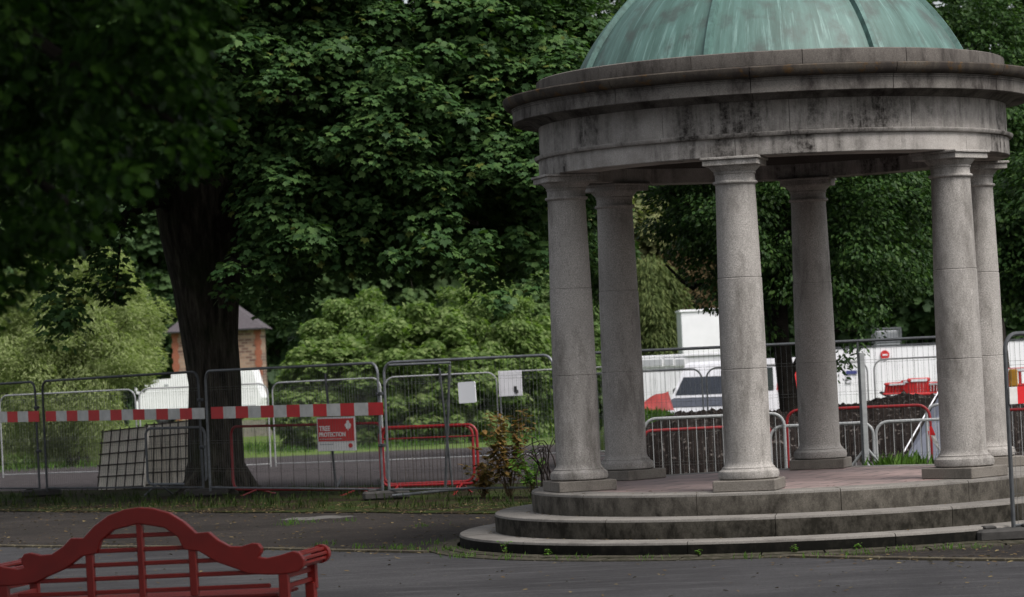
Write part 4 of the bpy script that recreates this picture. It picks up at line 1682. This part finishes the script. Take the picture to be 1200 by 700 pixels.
# the dark broadleaf behind the rotunda, with its own leaning stem
X0 = at(925, 500, 55).x
kb = Vector((X0, 55.0, gz(0, 55) - .02))
t = thing('dark_oak', 'dark broadleaf tree with a leaning stem standing behind the rotunda', 'tree', kb)
def kl(px, py, Y=55):
    return at(px, py, Y) - kb


q = MB()
q.tube([kl(930, 545), kl(928, 500), kl(922, 450), kl(915, 400), kl(912, 330), kl(915, 250), kl(920, 150)], [.3, .2, .17, .15, .15, .14, .1], 12)
q.build('trunk', M['bark'], t, True)
for pth in ([kl(916, 420), kl(905, 400), kl(898, 370), kl(890, 340)], [kl(914, 300), kl(960, 270), kl(1010, 240)], [kl(912, 330), kl(870, 290), kl(820, 250), kl(770, 215)], [kl(922, 450), kl(940, 410), kl(985, 385), kl(1010, 390)],
            [kl(820, 330), kl(812, 338), kl(800, 330), kl(780, 310)]):
    q = MB()
    q.tube(pth, [.07, .05, .035, .02], 7)
    q.build('limb', M['bark'], t, True)
lo, outs = lobes_in([(0, 0, 5.0, 2.2, 2.4, 2.6), (1.4, -.2, 4.2, 1.5, 1.6, 1.8), (-1.1, 0, 4.6, 1.2, 1.3, 1.0), (0, .2, 7.5, 2.6, 2.4, 2.2)], 520, .55, 61)
P = lo + np.array(kb)
keep = (lo[:, 2] > 2.9) | ((lo[:, 2] > 2.2) & (lo[:, 0] > .2))
lo, outs = lo[keep], outs[keep]
ex, eo = [], []
g = random.Random(3)
for px, py in ((985, 385), (1000, 395), (1010, 405), (990, 415), (1005, 380), (985, 430), (1020, 388), (1030, 372), (1040, 360), (1060, 350), (1075, 330), (1010, 360), (990, 350), (1025, 345), (900, 400), (895, 380), (905, 360), (980, 440), (1000, 420)):
    ex.append(kl(px + g.uniform(-4, 4), py - 6, 54 + g.uniform(-1, 1)))
    eo.append((.2, -.6, 0))
C_, T_, N_, S_ = crown_arrays(lo, outs, .40, 150, .085, 62, .75, .5, .55, .15)
C2_, T2_, N2_, S2_ = crown_arrays(np.array(ex), np.array(eo), .2, 44, .09, 63, .6, .7, .9, .4)
leaf_mesh('crown', np.concatenate([C_, C2_]), np.concatenate([T_, T2_]), np.concatenate([N_, N2_]), np.concatenate([S_, S2_]), 'oval', M['oak'], t)

# weeping conifers far behind
plant_tree('weeping_cypress', 'yellow green weeping cypress behind the left columns', 766, 104, 6,
           [(0, 0, 2.6, 1.1, 1.0, 2.8), (-.5, 0, 1.6, 1.0, .9, 1.8)], 190, .5, 200, .2, 'narrow', 'cypress', 71, droop=1.5, up=.2, flat=1.3, shell=.5, tr0=.14)
plant_tree('brown_conifer', 'brownish feathery conifer between the cypress and the tall white cabin', 808, 108, 6,
           [(0, 0, 2.8, 1.3, 1.2, 3.0)], 150, .5, 200, .2, 'narrow', 'brownleaf', 73, droop=1.3, up=.2, flat=1.3, shell=.5, tr0=.14)
plant_tree('pale_topped_tree', 'tall tree with a pale yellowish top seen under the architrave', 742, 112, 8.6,
           [(0, 0, 6.6, 1.7, 1.4, 1.6), (.5, 0, 5.0, 1.6, 1.4, 1.6)], 90, .55, 80, .3, 'clump', 'pale', 75, shell=.5, tr0=.2)

# tall wood behind everything: each tree its own
WG = 'tall trees of the park behind the site'
wood = [(-60, 100, 'mid', 'tall mid green tree beyond the willow at the left edge'), (50, 112, 'dark', 'tall dark tree above the pale willow'), (85, 132, 'dark', 'tall dark tree in the gap left of the trunk'),
        (245, 215, 'mid', 'tall tree standing behind the brick lodge'), (180, 205, 'dark', 'broad dark tree far behind the left corner of the lodge roof'), (325, 205, 'dark', 'broad dark tree far behind the right corner of the lodge roof'), (445, 124, 'mid', 'tall mid green tree right of the brick lodge roof'), (430,  130, 'dark', 'tall dark tree behind the tallest bright shrub'),
        (520,  130, 'mid', 'tall green tree behind the row of shrubs'), (610,  130, 'mid', 'tall green tree above the deeper green shrub left of the columns'), (690, 122, 'dark', 'tall dark tree left of the copper dome'),
        (780, 128, 'dark', 'tall dark tree behind the weeping cypress'), (870, 120, 'dark', 'tall dark tree hidden by the front middle column'), (960, 126, 'mid', 'tall tree behind the dark broadleaf'),
        (1050, 112, 'dark', 'tall dark tree above the white hoarding'), (1130, 104, 'dark', 'tall dark tree right of the copper dome'), (1200, 110, 'mid', 'tall mid green tree at the right edge'), (1280, 106, 'dark', 'tall dark tree beyond the right edge')]
for i, (px, Y, lm, l) in enumerate(wood):
    q = random.Random(100 + i)
    H = 15 + q.uniform(2, 5)
    f = 1.9 if Y > 150 else 1.0
    H *= f
    plant_tree('tall_tree', l, px, Y, H, [(0, 0, H * .60, 2.5 * f, 2.2, H * .42), (-.9 * f, -.5, H * .34, 2.1 * f, 1.8, H * .32), (1.0 * f, -.4, H * .30, 2.1 * f, 1.8, H * .30), (0, -.6, H * .16, 2.3 * f, 1.6, H * .16)],
               int(230 * f), .75 * f ** .5, 75, .40 * f, 'clump', lm, 200 + i, group=WG, shell=.55, tr0=.35, fill=.3)
# nearer dark trees at the right, behind the columns and above the cornice
RG = 'dark trees close behind the rotunda on the right'
for i, (px, Y, H, lm, l, ells, nl_) in enumerate([
        (1175, 66, 11, 'oak', 'dark evergreen tree rising right of the copper dome', [(-.6, 0, 6.8, 2.2, 1.8, 3.6), (.8, 0, 5.2, 1.6, 1.6, 2.6)], 300),
        (1215, 58, 4.6, 'oak', 'leafy dark tree with bright tips right of the back right column', [(0, 0, 3.5, .95, 1.0, .9), (.5, 0, 4.6, 1.1, 1.2, 1.2)], 110),
        (730, 70, 10, 'oak', 'dark tree showing between the two left columns', [(-.6, 0, 5.0, .9, 1.2, 1.9), (-.2, .3, 8.8, 2.2, 1.8, 2.0)], 190)]):
    plant_tree('dark_tree', l, px, Y, H, ells, nl_, .42, 130, .105, 'oval', lm, 300 + i, group=RG, shell=.5, tr0=.16, fill=.3)

# ================================================================== LOW PLANTS
def stems(name, label, base, n_st, h, spread, lm, leaf, per, seed, cat='plant', stem='stem', r0=.006, kind='oval', group=None):
    g = random.Random(seed)
    t = thing(name, label, cat, base, 0, group)
    q = MB()
    C, T, Nn, Sz = [], [], [], []
    for i in range(n_st):
        a = g.uniform(0, 2 * pi)
        hh = h * g.uniform(.55, 1.0)
        tip = Vector((cos(a) * spread * g.uniform(.2, 1), sin(a) * spread * g.uniform(.2, 1), hh))
        pth = limb_path((g.uniform(-.03, .03), g.uniform(-.03, .03), 0), tip, .08, 5, .08, seed * 7 + i)
        q.tube(pth, [r0 * (1 - .13 * k) for k in range(6)], 5)
        for k in range(per):
            u = g.uniform(.25, 1)
            j = min(4, int(u * 5))
            p = pth[j].lerp(pth[j + 1], u * 5 - j)
            b_ = g.uniform(0, 2 * pi)
            C.append(p)
            T.append((cos(b_), sin(b_), g.uniform(-.5, .5)))
            Nn.append((g.uniform(-.4, .4), g.uniform(-.4, .4), 1))
            Sz.append(leaf * g.uniform(.6, 1.3))
    q.build('stem', M[stem], t, True)
    leaf_mesh('foliage', np.array([tuple(c) for c in C]), np.array(T), np.array(Nn), np.array(Sz), kind, M[lm], t)
    return t


stems('dying_shrub', 'tall dying shrub with brown leaves beside the left of the rotunda steps', (at(597, 575, 43.2).x, 43.2, .016), 20, 1.25, .55, 'dying', .10, 34, 1)
stems('dying_shrub', 'short brown leaved shrub at the foot of the red barriers', (at(566, 575, 43.6).x, 43.6, .016), 14, .6, .38, 'dying', .09, 26, 2)
stems('tall_weed', 'green leafy weed growing between the brown shrub and the fence', (at(625, 575, 42.9).x, 42.9, .016), 14, .75, .4, 'weed', .075, 22, 3)
q = MB()
c0 = Vector((at(640, 560, 41.9).x, 41.9, .016))
g = random.Random(4)
for i in range(11):
    a0 = Vector((g.uniform(-.12, .12), g.uniform(-.1, .1), 0))
    hh = g.uniform(.55, 1.0)
    sd = g.uniform(-.5, .1)
    pth = []
    for k in range(11):
        u = k / 10
        pth.append(a0 + Vector((sd * u ** 2 + .06 * sin(7 * u + i), .1 * sin(3 * u + i * 2), hh * sin(min(1, u * 1.25) * pi / 2) - .5 * max(0, u - .55))))
    q.tube(pth, [.013 * (1 - .07 * k) for k in range(11)], 5)
tag(q.build('dead_bramble', M['bramble'], None, True, c0), 'tangle of bare black bramble stems against the left column', 'bramble')
WP = 'small weeds sprouting along the bottom step'
for i, (px, py, h_, l) in enumerate([(604, 653, .16, 'tallest small weed at the left of the bottom step'), (650, 655, .09, 'low bushy weed at the bottom step below the left column'), (828, 653, .07, 'small weed at the bottom step below the front middle column'),
                                 (930, 652, .08, 'small weed at the bottom step just right of the front middle column'), (1000, 647, .07, 'small two leaved weed at the bottom step below the back middle column')]):
    x, y, z = ray(px, py)
    k = -EYE / z
    # just outside the ring of the bottom step
    d = Vector((x * k - TX, y * k - TY)).normalized() * 3.56
    stems('small_weed', l, (TX + d.x, TY + d.y, .03), 5, h_, h_ * .5, 'weed', .035, 5, 20 + i, group=WP, r0=.002)
# grass clump behind the platform
g = random.Random(8)


def blades(name, pts, h, w, lm, seed, label=None, kind=None, cat=None, hv=.6, parent=None, loc=None):
    g = np.random.default_rng(seed)
    P = np.array(pts, float)
    n = len(P)
    a = g.random(n) * 2 * pi
    lean = np.stack([np.cos(a), np.sin(a), np.zeros(n)], 1)
    T = unit(lean * (.15 + .55 * g.random(n))[:, None] + np.array([0, 0, 1]))
    Nn = np.stack([np.cos(a + 1.3), np.sin(a + 1.3), .2 * np.ones(n)], 1)
    sz = h * (1 - hv + hv * g.random(n)) if np.isscalar(h) else h
    o = leaf_mesh(name, P, T, Nn, sz, 'narrow', M[lm], parent, loc, wx=w / (.24 * (h if np.isscalar(h) else .1)))
    return tag(o, label, cat, None, kind)


pts = []
for i in range(700):
    px = g.gauss(1055, 16)
    Y = 41.3 + g.uniform(-.5, .5)
    X = at(px, 540, Y).x
    pts.append((X, Y, .02))
blades('grass_clump', pts, .5, .009, 'weed', 5, 'tuft of long green grass behind the platform by the steel post', None, 'grass tuft')
# verge grass and litter
pts = []
for i in range(1900):
    X = g.uniform(-11, 4)
    Y = e_path(X) + abs(g.gauss(0, 1)) * 3.2 + .35
    if Y > e_path(X) + 9 or math.hypot(X - TX, Y - TY) < 3.6:
        continue
    if sin(X * 1.7 + Y * .9) + sin(X * .6 - Y * 1.3) < -.3 and g.random() < .7:
        continue
    for q_ in range(g.choice((1, 1, 2, 6))):
        pts.append((X + g.gauss(0, .05), Y + g.gauss(0, .05), gz(X, Y) + .014))
blades('verge_grass', pts, .16, .009, 'grass', 6, 'short dark grass growing on the verge under the fence', 'stuff', 'grass', hv=.85)
pts = []
for i in range(9000):
    X = g.uniform(-18, 4)
    Y = g.uniform(76 if X < -9 else 84, 104)
    if sin(X * 1.9 + Y * .31) + sin(X * .7 - Y * .53) < -.5:
        continue
    pts.append((X, Y, gz(X, Y)))
blades('field_grass', pts, .26, .02, 'weed', 7, 'pale long grass in front of the willow and the shrubs', 'stuff', 'grass', hv=.85)
blades('bank_grass', bank_pts, .22, .016, 'weed', 9, 'long grass on the low bank under the red tarpaulin', 'stuff', 'grass')
pts = []
for (px, py), k in (((338, 617), 40), ((358, 615), 20), ((345, 613), 18), ((405, 613), 26), ((497, 619), 22), ((510, 640), 30), ((470, 646), 22), ((560, 650), 30), ((700, 656), 16), ((1010, 652), 30), ((1060, 648), 30), ((1120, 645), 30), ((250, 643), 16), ((530, 648), 60), ((545, 655), 50), ((600, 657), 30), ((660, 658), 26), ((760, 658), 20), ((880, 657), 20), ((960, 655), 26), ((1150, 645), 26), ((430, 644), 30), ((460, 645), 30), ((380, 641), 26), ((490, 648), 30)):
    x, y, z = ray(px, py)
    k2 = -EYE / z
    for i in range(k):
        pts.append((x * k2 + g.gauss(0, .09), y * k2 + g.gauss(0, .12), .01))
blades('crack_grass', pts, .08, .007, 'weed', 8, 'little tufts of grass in the cracks and joints of the old asphalt', 'stuff', 'grass')
C, T, Nn, Sz = [], [], [], []
for i in range(6500):
    X = g.uniform(-10, 6.5)
    k = g.random()
    if k < .45:
        Y = e_path(X) + g.uniform(-.5, 2.6)
    elif k < .62:
        Y = e_road(X) + g.gauss(.15, .35)
    elif k < .85:
        Y = e_road(X) + g.uniform(0, 8)
    else:
        Y = g.uniform(24, e_road(X))
        if g.random() < .6:
            continue
    if math.hypot(X - TX, Y - TY) < 3.55:
        continue
    C.append((X, Y, gz(X, Y) + .022))
    a = g.uniform(0, 6.28)
    T.append((cos(a), sin(a), g.uniform(-.05, .2)))
    Nn.append((g.uniform(-.3, .3), g.uniform(-.3, .3), 1))
    Sz.append(g.uniform(.02, .06))
for i in range(160):          # on the treads and floor of the rotunda
    a = g.uniform(-1.9, 1.9)
    r_, z_ = g.choice([(3.2, .17), (2.8, .367), (2.62, .585), (2.2, .584), (3.16, .17), (2.76, .367)])
    C.append((TX + r_ * sin(a), TY - r_ * cos(a), z_ + .003))
    b_ = g.uniform(0, 6.28)
    T.append((cos(b_), sin(b_), .1))
    Nn.append((g.uniform(-.2, .2), g.uniform(-.2, .2), 1))
    Sz.append(g.uniform(.015, .045))
o = leaf_mesh('leaf_litter', np.array(C), np.array(T), np.array(Nn), np.array(Sz), 'oval', M['litter'])
tag(o, 'dry fallen leaves scattered on the path, verge and steps', 'leaf litter', None, 'stuff')

# ================================================================== LIGHT, SKY, CAMERA
w = bpy.data.worlds.new('World')
S.world = w
w.use_nodes = True
nt = w.node_tree
bg = nt.nodes['Background']
sky = nt.nodes.new('ShaderNodeTexSky')
sky.sky_type = 'NISHITA'
sky.sun_disc = False
sun_dir = Vector((.42, -.40, .81)).normalized()
sky.sun_elevation = math.asin(sun_dir.z)
sky.sun_rotation = math.atan2(sun_dir.x, sun_dir.y)
sky.air_density = 1.0
sky.dust_density = 4.0
sky.ozone_density = 1.0
hs = nt.nodes.new('ShaderNodeHueSaturation')
hs.inputs['Saturation'].default_value = .30
nt.links.new(sky.outputs[0], hs.inputs['Color'])
nt.links.new(hs.outputs[0], bg.inputs[0])
bg.inputs[1].default_value = .10
sl = bpy.data.lights.new('sun', 'SUN')
sl.energy = 1.5
sl.angle = R(24)
sl.color = (1, .96, .92)
so = bpy.data.objects.new('sun', sl)
col.objects.link(so)
so.rotation_euler = (-sun_dir).to_track_quat('-Z', 'Y').to_euler()
so.location = (20, -20, 40)

cam = bpy.data.cameras.new('camera')
cam.sensor_width = 36
cam.lens = 36 * F
cam.clip_end = 3000
cam.clip_start = .1
cam.dof.use_dof = True
cam.dof.focus_distance = 31.5
cam.dof.aperture_fstop = 4.2
co = bpy.data.objects.new('camera', cam)
col.objects.link(co)
right = Vector((cos(ROLL), 0, 0))
fwd = Vector((0, cos(PITCH), sin(PITCH)))
up0 = Vector((0, -sin(PITCH), cos(PITCH)))
rx = Vector((1, 0, 0))
# image right axis = rx*cos + up*sin ... the photo's horizon climbs to the right
ir = rx * cos(ROLL) - up0 * sin(ROLL)
iu = up0 * cos(ROLL) + rx * sin(ROLL)
co.matrix_world = Matrix(((ir.x, iu.x, -fwd.x, 0), (ir.y, iu.y, -fwd.y, 0), (ir.z, iu.z, -fwd.z, EYE), (0, 0, 0, 1)))
S.camera = co
S.render.resolution_x, S.render.resolution_y = 1024, 597
S.view_settings.view_transform = 'Standard'
S.view_settings.look = 'None'
S.view_settings.exposure = 1.02
S.view_settings.gamma = 1
S.view_settings.use_curve_mapping = False
S.cycles.max_bounces = 6
S.cycles.transparent_max_bounces = 4
S.cycles.use_denoising = True
